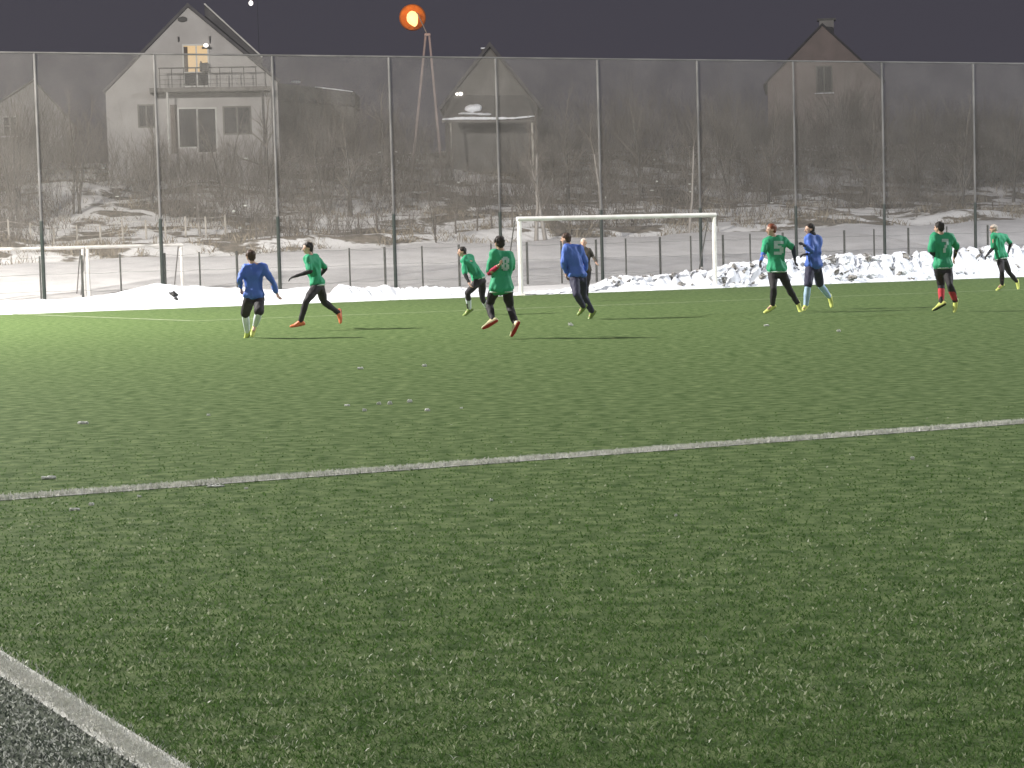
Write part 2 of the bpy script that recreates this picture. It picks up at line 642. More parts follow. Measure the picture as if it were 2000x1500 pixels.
# ------------------------------------------------------------------ goals
def goal(name, A, B, h, r, label, depth, group=None):
    A, B = Vector(A), Vector(B)
    root = empty(name, A, label, "goal", group)
    d = (B - A)
    dn = d.normalized()
    bk = Vector((-dn.y, dn.x, 0))
    for q in (Vector((0, 0, 0)), d):
        bm = bmesh.new()
        bm_tube(bm, q, q + Vector((0, 0, h - r)), r, seg=14)
        link("post", bm_mesh(bm, "post"), WHITE_PAINT, root, smooth=False)
        bm = bmesh.new()
        bm_box(bm, (-.13, -.13, -.01), (.13, .13, .05), Matrix.Translation(q))
        link("foot", bm_mesh(bm, "foot", .01), WHITE_PAINT, root)
        bm = bmesh.new()
        t = q + Vector((0, 0, h - 0.05))
        bm_tube(bm, t, t + bk * depth[0], 0.022, seg=8)
        bm_tube(bm, t + bk * depth[0], Vector((q.x, q.y, 0.03)) + bk * depth[1], 0.022, seg=8)
        link("stanchion", bm_mesh(bm, "stanchion"), STEEL, root)
    bm = bmesh.new()
    bm_tube(bm, Vector((0, 0, h)) - dn * r, d + Vector((0, 0, h)) + dn * r, r, seg=14)
    link("crossbar", bm_mesh(bm, "crossbar"), WHITE_PAINT, root)
    bm = bmesh.new()
    bm_tube(bm, bk * depth[1] + Vector((0, 0, .04)), d + bk * depth[1] + Vector((0, 0, .04)), 0.03, seg=8)
    link("ground_bar", bm_mesh(bm, "ground_bar"), WHITE_PAINT, root)
    return root


gth = math.radians(25)
goal("football_goal", G0, G0 + Vector((math.cos(gth), math.sin(gth), 0)) * 7.28, 2.47, 0.075,
     "large white full-size football goal on the goal line behind the players", (0.35, 1.3))
A = Q(172, 520, 74.5)
A.z = 0
B = Q(355, 520, 76.4)
B.z = 0
goal("training_goal", A, B, 2.0, 0.06, "small white goal standing right of its twin behind the smooth snow bank", (0.25, 0.9), "small goals parked behind the snow bank")
A = Q(-22, 520, 73.2)
A.z = 0
B = Q(163, 520, 75.0)
B.z = 0
goal("training_goal", A, B, 2.0, 0.06, "small white goal at the left edge behind the smooth snow bank", (0.25, 0.9), "small goals parked behind the snow bank")

# ------------------------------------------------------------------ tall ball-stop fence
VF = 9.5
FH = 8.55


def u_fence(px, v=VF, py=300):
    d = ray(px, py)
    a = UV(0, v) - EYE
    return to_uv(EYE + d * (a.dot(EV) / d.dot(EV)))[0]


fence = empty("ball_stop_fence", UV(0, VF, 0), "tall steel ball-stop fence with a fine net behind the goals", "fence")
fpx = [-150, 75, 308, 538, 765, 973, 1171, 1365, 1552, 1725, 1903, 2075]
fu = [u_fence(p) for p in fpx]
base = UV(0, VF, 0)
for u in fu:
    bm = bmesh.new()
    q = EU * u
    bm_tube(bm, q + Vector((0, 0, -0.1)), q + Vector((0, 0, FH)), 0.050, 0.045, seg=10)
    po_ = link("post", bm_mesh(bm, "post"), STEEL, fence)
    bm = bmesh.new()
    bm_tube(bm, q + Vector((0, 0, -0.1)), q + Vector((0, 0, 2.9)), 0.066, 0.062, seg=10)
    link("post_sleeve", bm_mesh(bm, "post_sleeve"), GREEN_STEEL, po_)
bm = bmesh.new()
bm_tube(bm, EU * fu[0] + Vector((0, 0, FH + .03)), EU * fu[-1] + Vector((0, 0, FH + .03)), 0.032, seg=8)
link("top_rail", bm_mesh(bm, "top_rail"), STEEL, fence)
# diamond mesh of real wires (triangular section)
L0, L1 = fu[0], fu[-1]
SP, WR = 0.042, 0.0017
segs = []
for sgn in (1, -1):
    c = -FH
    while c < (L1 - L0) + FH:
        # x = c + sgn*z (sgn=1) between z 0.1..FH
        pts = []
        z0, z1 = 0.06, FH
        xa, xb = (c + z0, c + z1) if sgn == 1 else (c + FH - z0, c + FH - z1)
        span = L1 - L0
        # clip in x
        ta, tb = 0.0, 1.0
        dx = xb - xa
        for lim, side in ((0.0, 1), (span, -1)):
            fa, fb = (xa - lim) * side, (xb - lim) * side
            if fa < 0 and fb < 0:
                ta, tb = 1, 0
                break
            if fa < 0:
                ta = max(ta, -fa / (fb - fa))
            elif fb < 0:
                tb = min(tb, fa / (fa - fb))
        if tb - ta > 0.01:
            segs.append((L0 + xa + dx * ta, z0 + (z1 - z0) * ta, L0 + xa + dx * tb, z0 + (z1 - z0) * tb, 0.004 * sgn))
        c += SP
vs, fs = [], []
for k, (xa, za, xb, zb, off) in enumerate(segs):
    d = Vector((xb - xa, 0, zb - za)).normalized()
    s = Vector((-d.z, 0, d.x)) * WR
    for (x, z) in ((xa, za), (xb, zb)):
        for (ds, dv) in ((1, WR * .6), (-1, WR * .6), (0, -WR)):
            x2, z2 = x + s.x * ds, z + s.z * ds
            vs.append(tuple(EU * x2 + EV * (dv + off) + Vector((0, 0, z2))))
    i = 6 * k
    fs += [(i, i + 1, i + 4, i + 3), (i + 1, i + 2, i + 5, i + 4), (i + 2, i, i + 3, i + 5)]
link("net", fast_mesh("net", vs, fs), WIRE, fence)

# low wire fence just beyond it
VL = 10.6
low = empty("wire_fence", UV(0, VL, 0), "low dark green post and wire fence in the snow beyond the tall fence", "fence")
lpx = [-60, 78, 160, 235, 322, 390, 463, 545, 610, 683, 752, 825, 897, 960, 1030, 1097, 1165, 1223, 1290, 1350, 1413, 1466, 1530, 1590, 1650, 1708, 1775, 1850, 1930, 2010]
lus = [u_fence(p, VL, 520) for p in lpx]
for i, u in enumerate(lus):
    bm = bmesh.new()
    q = EU * u
    r_ = 0.045 if i % 2 == 0 else 0.032
    bm_tube(bm, q + Vector((0, 0, 0)), q + Vector((0, 0, 1.72 + 0.01 * max(0, u))), r_, seg=8)
    link("post", bm_mesh(bm, "post"), GREEN_STEEL, low)
for zz in (0.5, 1.1, 1.66):
    bm = bmesh.new()
    for a, b in zip(lus, lus[1:]):
        m_ = (a + b) / 2
        sag = random.uniform(0.01, 0.06)
        bm_tube(bm, EU * a + Vector((0, 0, zz)), EU * m_ + Vector((0, 0, zz - sag)), 0.006, seg=4)
        bm_tube(bm, EU * m_ + Vector((0, 0, zz - sag)), EU * b + Vector((0, 0, zz)), 0.006, seg=4)
    link("wire", bm_mesh(bm, "wire"), GREEN_STEEL, low)


# ------------------------------------------------------------------ hillside fence of pale posts
def hill_fence(name, pxs, v, h, label, m, r=0.05, rails=2):
    us_ = [u_fence(p, v, 440) for p in pxs]
    root = empty(name, UV(us_[0], v, terr(us_[0], v)), label, "fence")
    o0 = Vector(root.location)
    tops = []
    for u in us_:
        b = UV(u, v, terr(u, v) - 0.1) - o0
        t = b + Vector((random.uniform(-.05, .05), 0, h * random.uniform(.9, 1.1)))
        bm = bmesh.new()
        bm_tube(bm, b, t, r, r * .9, seg=6)
        link("post", bm_mesh(bm, "post"), m, root)
        tops.append((b, t))
    bm = bmesh.new()
    for (b, t), (b2, t2) in zip(tops, tops[1:]):
        for k in range(rails):
            f = 0.92 - 0.4 * k
            bm_tube(bm, b + (t - b) * f, b2 + (t2 - b2) * f, 0.012, seg=4)
    link("rail", bm_mesh(bm, "rail"), m, root)


PALEPOST = mat("weathered_post", (0.45, 0.42, 0.37), (0.30, 0.27, 0.23), 3, 0.9)
DARKPOST = mat("old_dark_post", (0.07, 0.06, 0.05), (0.12, 0.10, 0.085), 3, 0.9)
hill_fence("garden_fence", [-40, 17, 60, 103, 150, 195, 240, 285, 323, 362, 402, 440], 36.0, 1.0, "pale post fence on the lower hillside at left behind the small goals", PALEPOST)
hill_fence("garden_fence", [500, 530, 565, 610, 660, 700, 735, 800, 850, 890, 932, 960, 1000, 1045, 1090, 1112, 1150, 1205, 1262, 1310, 1370], 31.5, 1.15, "dark old post fence along the snow bank behind the large goal", DARKPOST, 0.045)
hill_fence("garden_fence", [1400, 1445, 1485, 1540, 1600, 1660, 1720, 1790, 1860, 1940, 2010], 30.5, 0.55, "low dark rail fence at the snow edge behind the players at right", DARKPOST, 0.04)

# ------------------------------------------------------------------ houses
PLASTER = mat("grey_plaster", (0.30, 0.285, 0.275), (0.255, 0.24, 0.23), 0.8, 0.9)
PINK = mat("pinkish_plaster", (0.25, 0.20, 0.185), (0.20, 0.165, 0.152), 0.8, 0.9)
WOODG = mat("grey_boards", (0.125, 0.117, 0.108), (0.095, 0.088, 0.08), 1.0, 0.9)
ROOFD = mat("dark_roof_tiles", (0.045, 0.042, 0.045), (0.07, 0.065, 0.066), 1.5, 0.8)
DARKW = mat("dark_window_glass", (0.02, 0.02, 0.022), (0.035, 0.034, 0.035), 1, 0.6, spec=0.08)
FRAME = mat("white_window_frame", (0.42, 0.41, 0.39), (0.34, 0.33, 0.31), 2, 0.6)
DOORB = mat("dark_door_wood", (0.07, 0.055, 0.045), (0.10, 0.08, 0.065), 2, 0.8)
RAILM = mat("dark_railing", (0.04, 0.038, 0.036), (0.06, 0.056, 0.054), 2, 0.7)


def part_box(name, parent, lo, hi, m, bevel=0.0):
    bm = bmesh.new()
    bm_box(bm, lo, hi)
    return link(name, bm_mesh(bm, name, bevel), m, parent)


def window(parent, x, z, w, h, y, glass, muntins=(1, 1), sill=True, fm=None):
    """local wall front plane at y (facing -y): frame (part) > pane, sill (sub-parts)"""
    fm = fm or FRAME
    bm = bmesh.new()
    t = 0.09
    bm_box(bm, (x - w / 2, y - .06, z), (x - w / 2 + t, y + .02, z + h))
    bm_box(bm, (x + w / 2 - t, y - .06, z), (x + w / 2, y + .02, z + h))
    bm_box(bm, (x - w / 2 + t, y - .06, z), (x + w / 2 - t, y + .02, z + t))
    bm_box(bm, (x - w / 2 + t, y - .06, z + h - t), (x + w / 2 - t, y + .02, z + h))
    for i in range(muntins[0]):
        xm = x - w / 2 + w * (i + 1) / (muntins[0] + 1)
        bm_box(bm, (xm - .05, y - .055, z + t), (xm + .05, y + .02, z + h - t))
    for i in range(muntins[1]):
        zm = z + h * (i + 1) / (muntins[1] + 1)
        bm_box(bm, (x - w / 2 + t, y - .05, zm - .03), (x + w / 2 - t, y + .02, zm + .03))
    f = link("window", bm_mesh(bm, "window"), fm, parent)
    part_box("pane", f, (x - w / 2 + .05, y - .02, z + .05), (x + w / 2 - .05, y + .005, z + h - .05), glass)
    if sill:
        part_box("sill", f, (x - w / 2 - .1, y - .14, z - .07), (x + w / 2 + .1, y - .002, z - .002), SNOW)
    return f


def gable_house(name, label, p, yaw, w, eave_l, eave_r, apex_x, apex_z, depth, wall_m, roof_m, over=0.35, thick=0.22, eov=0.35):
    """front gable in the local y = 0 plane; x from -w/2 to w/2; z from 0"""
    root = empty(name, p, label, "house", None, yaw)
    pts = [Vector((-w / 2, 0, -1.5)), Vector((w / 2, 0, -1.5)), Vector((w / 2, 0, eave_r)), Vector((apex_x, 0, apex_z)), Vector((-w / 2, 0, eave_l))]
    bm = bmesh.new()
    bm_poly_prism(bm, pts, Vector((0, depth, 0)))
    link("wall", bm_mesh(bm, "wall"), wall_m, root)
    bm = bmesh.new()
    for sx, ez in ((-1, eave_l), (1, eave_r)):
        a = Vector((apex_x, -over, apex_z + .02))
        e = Vector((sx * w / 2, -over, ez + .02))
        d = (e - a).normalized()
        e2 = e + d * eov
        n_ = Vector((-d.z, 0, d.x)) * (1 if sx < 0 else -1)
        if n_.z < 0:
            n_ = -n_
        a2 = Vector((apex_x, -over, apex_z + .02 + thick / max(.3, n_.z)))
        bm_poly_prism(bm, [a, e2, e2 + n_ * thick, a2], Vector((0, depth + 2 * over, 0)))
    link("roof", bm_mesh(bm, "roof"), roof_m, root)
    return root


def hz(px):  # horizon row
    return 490 - ROLL * (px - 1000)


# --- left house with the lit balcony door
YH = 119.0
sc = YH / FPX
pl = Q(380, 312, YH)
base_z = pl.z


def lx(px):
    return (px - 380) * sc


def lz(px, py):
    return Q(px, py, YH).z - base_z


H1 = gable_house("village_house", "pale gabled house with a balcony and a lit yellow balcony door", pl, math.radians(8),
                 lx(545) - lx(215), lz(215, 182), lz(545, 158), lx(378), lz(378, 14), 9.5, PLASTER, ROOFD, 0.12, 0.16, 0.06)
# steeper far wing of the roof showing above the right slope
bm = bmesh.new()
H1I = Matrix.Rotation(-math.radians(8), 4, 'Z')
a, b = H1I @ (Q(399, 8, YH + 1.2) - pl), H1I @ (Q(512, 112, YH + 1.2) - pl)
bm_poly_prism(bm, [a, b, b + Vector((0.0, 0, -1.2)), a + Vector((0, 0, -1.2))], Vector((0, 6.0, 0)))
rw = link("rear_roof", bm_mesh(bm, "rear_roof"), ROOFD, H1)
bm = bmesh.new()
bm_tube(bm, a + Vector((0, -.05, .02)), b + Vector((0, -.05, .02)), 0.045, seg=6)
link("verge_trim", bm_mesh(bm, "verge_trim"), FRAME, rw)
# balcony
bx0, bx1 = lx(300), lx(530)
zb = lz(400, 178)
part_box("balcony_slab", H1, (bx0, -1.4, zb - .12), (bx1, -.003, zb + .12), WOODG)
bm = bmesh.new()
zr = lz(400, 136)
bm_box(bm, (lx(318), -1.36, zr - .035), (lx(505), -1.30, zr + .035))
for i in range(9):
    x = lx(320) + (lx(503) - lx(320)) * i / 8
    bm_box(bm, (x - .025, -1.355, zb + .12), (x + .025, -1.305, zr - .036))
for i in range(3):
    zz = zb + .3 + .25 * i
    bm_box(bm, (lx(318), -1.345, zz), (lx(505), -1.315, zz + .02))
link("balcony_railing", bm_mesh(bm, "balcony_railing"), RAILM, H1)
bm = bmesh.new()
bm_tube(bm, (lx(515), -1.3, -.5), (lx(515), -1.3, zb - .13), .07, seg=8)
link("balcony_support", bm_mesh(bm, "balcony_support"), RAILM, H1)
bm = bmesh.new()
bm_tube(bm, (lx(333), -1.3, -.5), (lx(333), -1.3, zb - .13), .07, seg=8)
link("balcony_support", bm_mesh(bm, "balcony_support"), FRAME, H1)
LIT = emit("lit_room", (0.72, 0.48, 0.22), 1.0)
# balcony door: lit upper panes, dark lower panels
zd0, zd1 = lz(390, 170), lz(390, 86)
bm = bmesh.new()
xa, xb = lx(364), lx(415)
xm = lx(391)
t = .085
zm = lz(390, 143)
for x in (xa, xm - t / 2, xb - t):
    bm_box(bm, (x, -.09, zd0), (x + t, -.004, zd1))
for (x0, x1) in ((xa + t, xm - t / 2), (xm + t / 2, xb - t)):
    for z in (zd0, zm, zd1 - t):
        bm_box(bm, (x0, -.088, z), (x1, -.004, z + t))
dr = link("balcony_door", bm_mesh(bm, "balcony_door"), FRAME, H1)
part_box("lit_pane", dr, (xa + t, -.05, zm + t), (xb - t, -.03, zd1 - t), LIT)
part_box("lower_panel", dr, (xa + t, -.05, zd0 + t), (xb - t, -.03, zm), DARKW)
part_box("curtain", dr, (xa + t, -.075, zm + t), (xa + t + .22, -.055, zd1 - t - .05), DOORB)
bm = bmesh.new()
hull(bm, ell((lx(398), -.3, zm + .12), .06), ell((lx(412), -.3, zm + .12), .06), ell((lx(398), -.3, zm + .48), .06), ell((lx(412), -.3, zm + .52), .06))
hull(bm, ell((lx(399), -.3, zm + .58), (.06, .06, .09)))
link("chair_back", remesh(bm, "chair_back", .03, 1), RAILM, H1)
bm = bmesh.new()
bm_box(bm, (lx(402), -.20, lz(410, 95)), (lx(419), -.003, lz(410, 91)))
link("lamp_bracket", bm_mesh(bm, "lamp_bracket"), RAILM, H1)
WHITELAMP = emit("white_lamp", (1.0, 0.95, 0.88), 3.0)
bm = bmesh.new()
hull(bm, ell((lx(410), -.30, lz(410, 89)), (.14, .10, .11)))
link("wall_lamp", bm_mesh(bm, "wall_lamp"), WHITELAMP, H1, smooth=True)
for (px, py0, py1) in ((358, 72, 82), (418, 70, 84)):
    bm = bmesh.new()
    bm_tube(bm, (lx(px), -.03, lz(px, py1)), (lx(px), -.12, lz(px, py0)), .035, seg=6)
    link("hook", bm_mesh(bm, "hook"), RAILM, H1)
bm = bmesh.new()
hull(bm, ell((lx(367), -.05, lz(367, 38)), (.28, .045, .16)))
link("gable_vent", bm_mesh(bm, "gable_vent"), RAILM, H1)
# ground floor
window(H1, lx(291), lz(291, 250), .95, 1.3, -.001, DARKW, (1, 0), False, WOODG)
window(H1, lx(370), lz(370, 290), 1.15, 2.3, -.001, DARKW, (0, 0), False)
window(H1, lx(406), lz(406, 300), 1.15, 2.6, -.001, DARKW, (0, 0), False)
window(H1, lx(465), lz(465, 262), 1.6, 1.6, -.001, DARKW, (1, 0), False, WOODG)
part_box("house_door", H1, (lx(337), -.06, lz(340, 300)), (lx(350), -.004, lz(340, 205)), DOORB)

# --- middle house: steep roofed cottage with snowy porch roof
YM = 126.0
sm = YM / FPX
pm = Q(962, 318, YM)


def mx_(px):
    return (px - 962) * sm


def mz(px, py):
    return Q(px, py, YM).z - pm.z


H2 = gable_house("village_house", "dim steep gabled cottage with a snowy porch roof behind the large goal", pm, 0.0,
                 mx_(1052) - mx_(872), mz(872, 206), mz(1052, 206), mx_(963), mz(963, 92), 8.5, WOODG, ROOFD, 0.25, 0.18)
bm = bmesh.new()
yf = -2.6
pts = [Vector((mx_(893), -.003, mz(893, 186))), Vector((mx_(1030), -.003, mz(1030, 186))), Vector((mx_(1048), yf, mz(1045, 240))), Vector((mx_(868), yf, mz(868, 240)))]
vs_ = [bm.verts.new(p_) for p_ in pts] + [bm.verts.new(p_ - Vector((0, 0, .14))) for p_ in pts]
for f in ((0, 1, 2, 3), (7, 6, 5, 4), (0, 4, 5, 1), (1, 5, 6, 2), (2, 6, 7, 3), (3, 7, 4, 0)):
    bm.faces.new([vs_[i] for i in f])
pr = link("porch_roof", bm_mesh(bm, "porch_roof"), WOODG, H2)
bm = bmesh.new()
limb(bm, ((mx_(870), yf + .05, mz(870, 238)), .06), ((mx_(905), yf + .1, mz(905, 236.5)), .10), ((mx_(955), yf + .1, mz(955, 236.5)), .10), ((mx_(1005), yf + .05, mz(1005, 236)), .06), ((mx_(1045), yf + .05, mz(1045, 232)), .03))
hull(bm, ell((mx_(912), yf + .8, mz(912, 226)), (.45, .5, .08)), ell((mx_(950), yf + .7, mz(950, 228)), (.45, .4, .09)))
hull(bm, ell((mx_(927), yf + 1.1, mz(927, 216)), (.5, .4, .26)), ell((mx_(936), yf + 1.1, mz(936, 214)), (.28, .3, .24)))
link("roof_snow", remesh(bm, "roof_snow", .035, 1, .03, 3), SNOW, pr)
bm = bmesh.new()
hull(bm, ell((mx_(897), -.16, mz(897, 184)), (.10, .09, .09)))
hull(bm, ell((mx_(904), -.16, mz(904, 183.5)), (.14, .10, .11)))
link("wall_lamp", bm_mesh(bm, "wall_lamp"), WHITELAMP, H2)
for px in (884, 1040):
    bm = bmesh.new()
    bm_tube(bm, (mx_(px), yf + .3, -.8), (mx_(px), yf + .3, mz(px, 241)), .07, seg=8)
    link("porch_post", bm_mesh(bm, "porch_post"), PALEPOST, H2)
bm = bmesh.new()
bm_box(bm, (mx_(946), 3.5, mz(946, 105)), (mx_(968), 4.2, mz(946, 84)))
ch = link("chimney", bm_mesh(bm, "chimney"), WOODG, H2)
part_box("chimney_snow", ch, (mx_(946) - .05, 3.45, mz(946, 84) + .002), (mx_(968) + .05, 4.25, mz(946, 82)), SNOW)

# --- right house
YR = 150.0
sr = YR / FPX
prr = Q(1612, 330, YR)


def rx(px):
    return (px - 1612) * sr


def rz_(px, py):
    return Q(px, py, YR).z - prr.z


H3 = gable_house("village_house", "pinkish gabled house with a small chimney rising above the fence at right", prr, math.radians(-8),
                 rx(1722) - rx(1505), rz_(1505, 160), rz_(1722, 156), rx(1611), rz_(1611, 50), 10, PINK, ROOFD, 0.15, 0.12)
bm = bmesh.new()
bm_box(bm, (rx(1606), 2.0, rz_(1610, 60)), (rx(1634), 2.8, rz_(1620, 34)))
ch = link("chimney", bm_mesh(bm, "chimney"), PLASTER, H3)
part_box("chimney_cap", ch, (rx(1602), 1.9, rz_(1620, 34) + .002), (rx(1638), 2.9, rz_(1620, 30)), STEEL)
window(H3, rx(1613), rz_(1613, 181), 1.15, 1.9, -.001, DARKW, (1, 0), True, WOODG)

# --- far left house, only its roof shows above the shrubs
YL = 128.0
sl_ = YL / FPX
pfl = Q(40, 330, YL)
H4 = gable_house("village_house", "dim house at the left edge showing one sloping roof edge", pfl, math.radians(12), 6.6,
                 Q(-60, 250, YL).z - pfl.z, Q(140, 245, YL).z - pfl.z, (72 - 40) * sl_, Q(72, 158, YL).z - pfl.z, 8, PLASTER, STEEL, 0.2, .1)
window(H4, -0.5, 2.0, .9, 1.2, -.001, DARKW)
# --- shed between the houses with snow along its roof edge
YS = 132.0
ss_ = YS / FPX
ps = Q(620, 262, YS)
sh = empty("garden_shed", ps, "low dark shed with a thin snow line on its roof between two houses", "shed")
w_ = 75 * ss_
part_box("wall", sh, (-w_ * .95, 0, -1.2), (w_ * .95, 4, Q(620, 190, YS).z - ps.z), WOODG)
bm = bmesh.new()
za, zb_ = Q(560, 162, YS).z - ps.z, Q(695, 180, YS).z - ps.z
bm_poly_prism(bm, [Vector((-w_, -.3, za)), Vector((w_, -.3, zb_)), Vector((w_, -.3, zb_ - .9)), Vector((-w_, -.3, za - 1.1))], Vector((0, 4.6, 0)))
rf = link("roof", bm_mesh(bm, "roof"), ROOFD, sh)
bm = bmesh.new()
hull(bm, ell((-w_ * .50, -.3, za + .02), (.32, .12, .09)))
link("roof_snow", bm_mesh(bm, "roof_snow"), SNOW, rf)
bm = bmesh.new()
limb(bm, ((w_ * .0, -.3, (za + zb_) / 2 + .02), .035), ((w_ * .5, -.3, za + (zb_ - za) * .75 + .02), .03), ((w_ * .95, -.3, zb_ + .02), .025))
link("roof_snow", bm_mesh(bm, "roof_snow"), SNOW, rf)

# ------------------------------------------------------------------ street lamp on an A shaped pole
YP = 122.0
top = Q(835, 68, YP)
bl, br = Q(812, 268, YP), Q(856, 268, YP)
gz = at_terr(Vector((top.x, YP, 0))).z
lampo = empty("street_lamp", (top.x, top.y, gz), "orange sodium street lamp glowing on an A shaped concrete pole", "street lamp")
o0 = Vector(lampo.location)
CONC = mat("concrete_pole", (0.27, 0.21, 0.20), (0.21, 0.17, 0.16), 2, 0.9)
for q in (bl, br):
    e = top + (q - top) * ((top.z - gz) / (top.z - q.z)) + Vector((0, 0, -.2))
    bm = bmesh.new()
    off = Vector((-.1 if q is bl else .1, 0, 0))
    bm_tube(bm, e - o0, top + off - o0, .085, .065, seg=8)
    link("pole_leg", bm_mesh(bm, "pole_leg"), CONC, lampo)
bm = bmesh.new()
bm_box(bm, (-.18, -.12, -.08), (.18, .12, .08), Matrix.Translation(top - o0))
link("pole_head", bm_mesh(bm, "pole_head", .02), CONC, lampo)
lc = Q(806, 36, YP)
bm = bmesh.new()
bm_tube(bm, top - o0 + Vector((-.05, 0, .1)), lc - o0 + Vector((.3, 0, .25)), .035, seg=8)
bm_tube(bm, lc - o0 + Vector((.3, 0, .25)), lc - o0 + Vector((0, 0, .42)), .035, seg=8)
link("lamp_arm", bm_mesh(bm, "lamp_arm"), STEEL, lampo)
bm = bmesh.new()
hull(bm, ell(lc - o0 + Vector((-.02, 0, .04)), (.34, .24, .40)), ell(lc - o0 + Vector((.10, 0, -.14)), (.20, .20, .34)))
bulb = link("lamp_globe", bm_mesh(bm, "lamp_globe"), emit("sodium_glow", (1.0, 0.58, 0.22), 2.4), lampo, smooth=True)
# amber bowl added behind the bulb to imitate its glow halo
bm = bmesh.new()
ax_d = Vector((0.05, -1, -0.18)).normalized()
ax_x = ax_d.orthogonal().normalized()
ax_y = ax_d.cross(ax_x)
rings = []
for i in range(9):
    rr_ = 0.76 * (i + .15) / 8
    zz_ = -0.29 - 0.50 * (rr_ / .76) ** 2
    rings.append([bm.verts.new(lc - o0 + ax_d * zz_ + (ax_x * math.cos(2 * math.pi * j / 28) + ax_y * math.sin(2 * math.pi * j / 28)) * rr_) for j in range(28)])
for a_, b_ in zip(rings, rings[1:]):
    for j in range(28):
        bm.faces.new((a_[j], a_[(j + 1) % 28], b_[(j + 1) % 28], b_[j]))
bm.faces.new(rings[0])
halo_disc = link("glow_disc", bm_mesh(bm, "glow_disc"), mat("amber_glow_disc", (0.78, 0.18, 0.012), (0.66, 0.14, 0.008), 3, 0.85), lampo, smooth=True)
sd = halo_disc.modifiers.new("thickness", 'SOLIDIFY')
sd.thickness = 0.02
pd = bpy.data.lights.new("sodium_light", 'POINT')
pd.energy = 60
pd.color = (1.0, 0.42, 0.10)
pd.shadow_soft_size = 0.5
po = bpy.data.objects.new("sodium_light", pd)
COL.objects.link(po)
po.parent = lampo
po.location = lc - o0 + Vector((0, -1.0, 0))

# distant lamp at the top edge
YD = 165.0
dc = Q(490, 6, YD)
gd = at_terr(Vector((dc.x, YD, 0))).z
dl = empty("street_lamp", (dc.x, dc.y, gd), "small white lamp far off in the night sky above the pale house", "street lamp")
bm = bmesh.new()
bm_tube(bm, (.5, 0, -.3), (.5, 0, dc.z - gd + .4), .02, .014, seg=8)
bm_tube(bm, (.5, 0, dc.z - gd + .4), (0, 0, dc.z - gd + .3), .014, seg=6)
link("pole", bm_mesh(bm, "pole"), GREEN_STEEL, dl)
bm = bmesh.new()
hull(bm, ell((0, 0, dc.z - gd), (.17, .17, .2)))
link("lamp_globe", bm_mesh(bm, "lamp_globe"), WHITELAMP, dl, smooth=True)


# ------------------------------------------------------------------ bare trees and brush
def prisms(segs):
    """segs: list of (p0, p1, r0, r1) -> arrays, 4-sided"""
    a = np.array([s[0] for s in segs])
    b = np.array([s[1] for s in segs])
    r0 = np.array([s[2] for s in segs])[:, None]
    r1 = np.array([s[3] for s in segs])[:, None]
    d = b - a
    d /= np.linalg.norm(d, axis=1, keepdims=True) + 1e-9
    ref = np.where(np.abs(d[:, 2:3]) > .9, np.array([[1., 0, 0]]), np.array([[0, 0, 1.]]))
    x = np.cross(d, ref)
    x /= np.linalg.norm(x, axis=1, keepdims=True) + 1e-9
    y = np.cross(d, x)
    ring = [x, y, -x, -y]
    v = np.stack([a + q * r0 for q in ring] + [b + q * r1 for q in ring], 1)
    n = len(segs)
    i = np.arange(n)[:, None] * 8
    f = np.concatenate([i + np.array([[k, (k + 1) % 4, 4 + (k + 1) % 4, 4 + k]]) for k in range(4)])
    return v.reshape(-1, 3), f


def branch(segs, p, d, ln, r, lev, rnd, spread=0.55, up=0.12, kids=(3, 5)):
    n = 3 if lev > 0 else 2
    for i in range(n):
        d = (d + Vector((rnd.gauss(0, .10), rnd.gauss(0, .10), rnd.gauss(0, .05) + up * .3))).normalized()
        q = p + d * ln / n
        r2 = r * (0.86 if lev > 0 else 0.7)
        segs.append((tuple(p), tuple(q), r, r2))
        if lev > 0 and i > 0:
            for _ in range(rnd.randint(*kids) // 2 + (1 if i == n - 1 else 0)):
                t = rnd.random()
                s = p.lerp(q, t)
                dd = (d + Vector((rnd.gauss(0, spread), rnd.gauss(0, spread), rnd.gauss(.1, spread * .6)))).normalized()
                branch(segs, s, dd, ln * rnd.uniform(.5, .75), r2 * .55, lev - 1, rnd, spread, up, kids)
        p, r = q, r2


def bare_tree(px, Y, h, label, seed, lev=3, r=0.11, spread=0.5, stems=1, m=None, name="bare_tree", group="bare trees on the hillside", cat="tree"):
    rnd = random.Random(seed)
    g = Q(px, 400, Y)
    g = at_terr(g)
    h = min(h, 5.6)
    root = empty(name, g, label, cat, group)
    tr, cr = [], []
    for s in range(stems):
        d = Vector((rnd.gauss(0, .05 + .12 * (stems > 1)), rnd.gauss(0, .05 + .12 * (stems > 1)), 1)).normalized()
        p = Vector((rnd.uniform(-.2, .2) * (stems > 1), rnd.uniform(-.2, .2) * (stems > 1), -.2))
        rr = r * (1 if stems == 1 else rnd.uniform(.5, .8))
        n = 5
        for i in range(n):
            d = (d + Vector((rnd.gauss(0, .05), rnd.gauss(0, .05), .05))).normalized()
            q = p + d * h * .8 / n
            tr.append((tuple(p), tuple(q), rr, rr * .84))
            if i >= 1:
                for _ in range(rnd.randint(2, 4)):
                    s_ = p.lerp(q, rnd.random())
                    dd = (d * .6 + Vector((rnd.gauss(0, spread), rnd.gauss(0, spread), rnd.gauss(.25, .25)))).normalized()
                    branch(cr, s_, dd, h * rnd.uniform(.18, .34) * (1.15 - .12 * i), rr * .42, lev - 1, rnd, spread)
            p, rr = q, rr * .84
        branch(cr, p, d, h * .25, rr * .8, lev - 1, rnd, spread)
    v, f = prisms(tr)
    link("trunk", fast_mesh("trunk", v, f), m or BARK, root)
    v, f = prisms(cr)
    link("crown", fast_mesh("crown", v, f), TWIG, root)
    return root


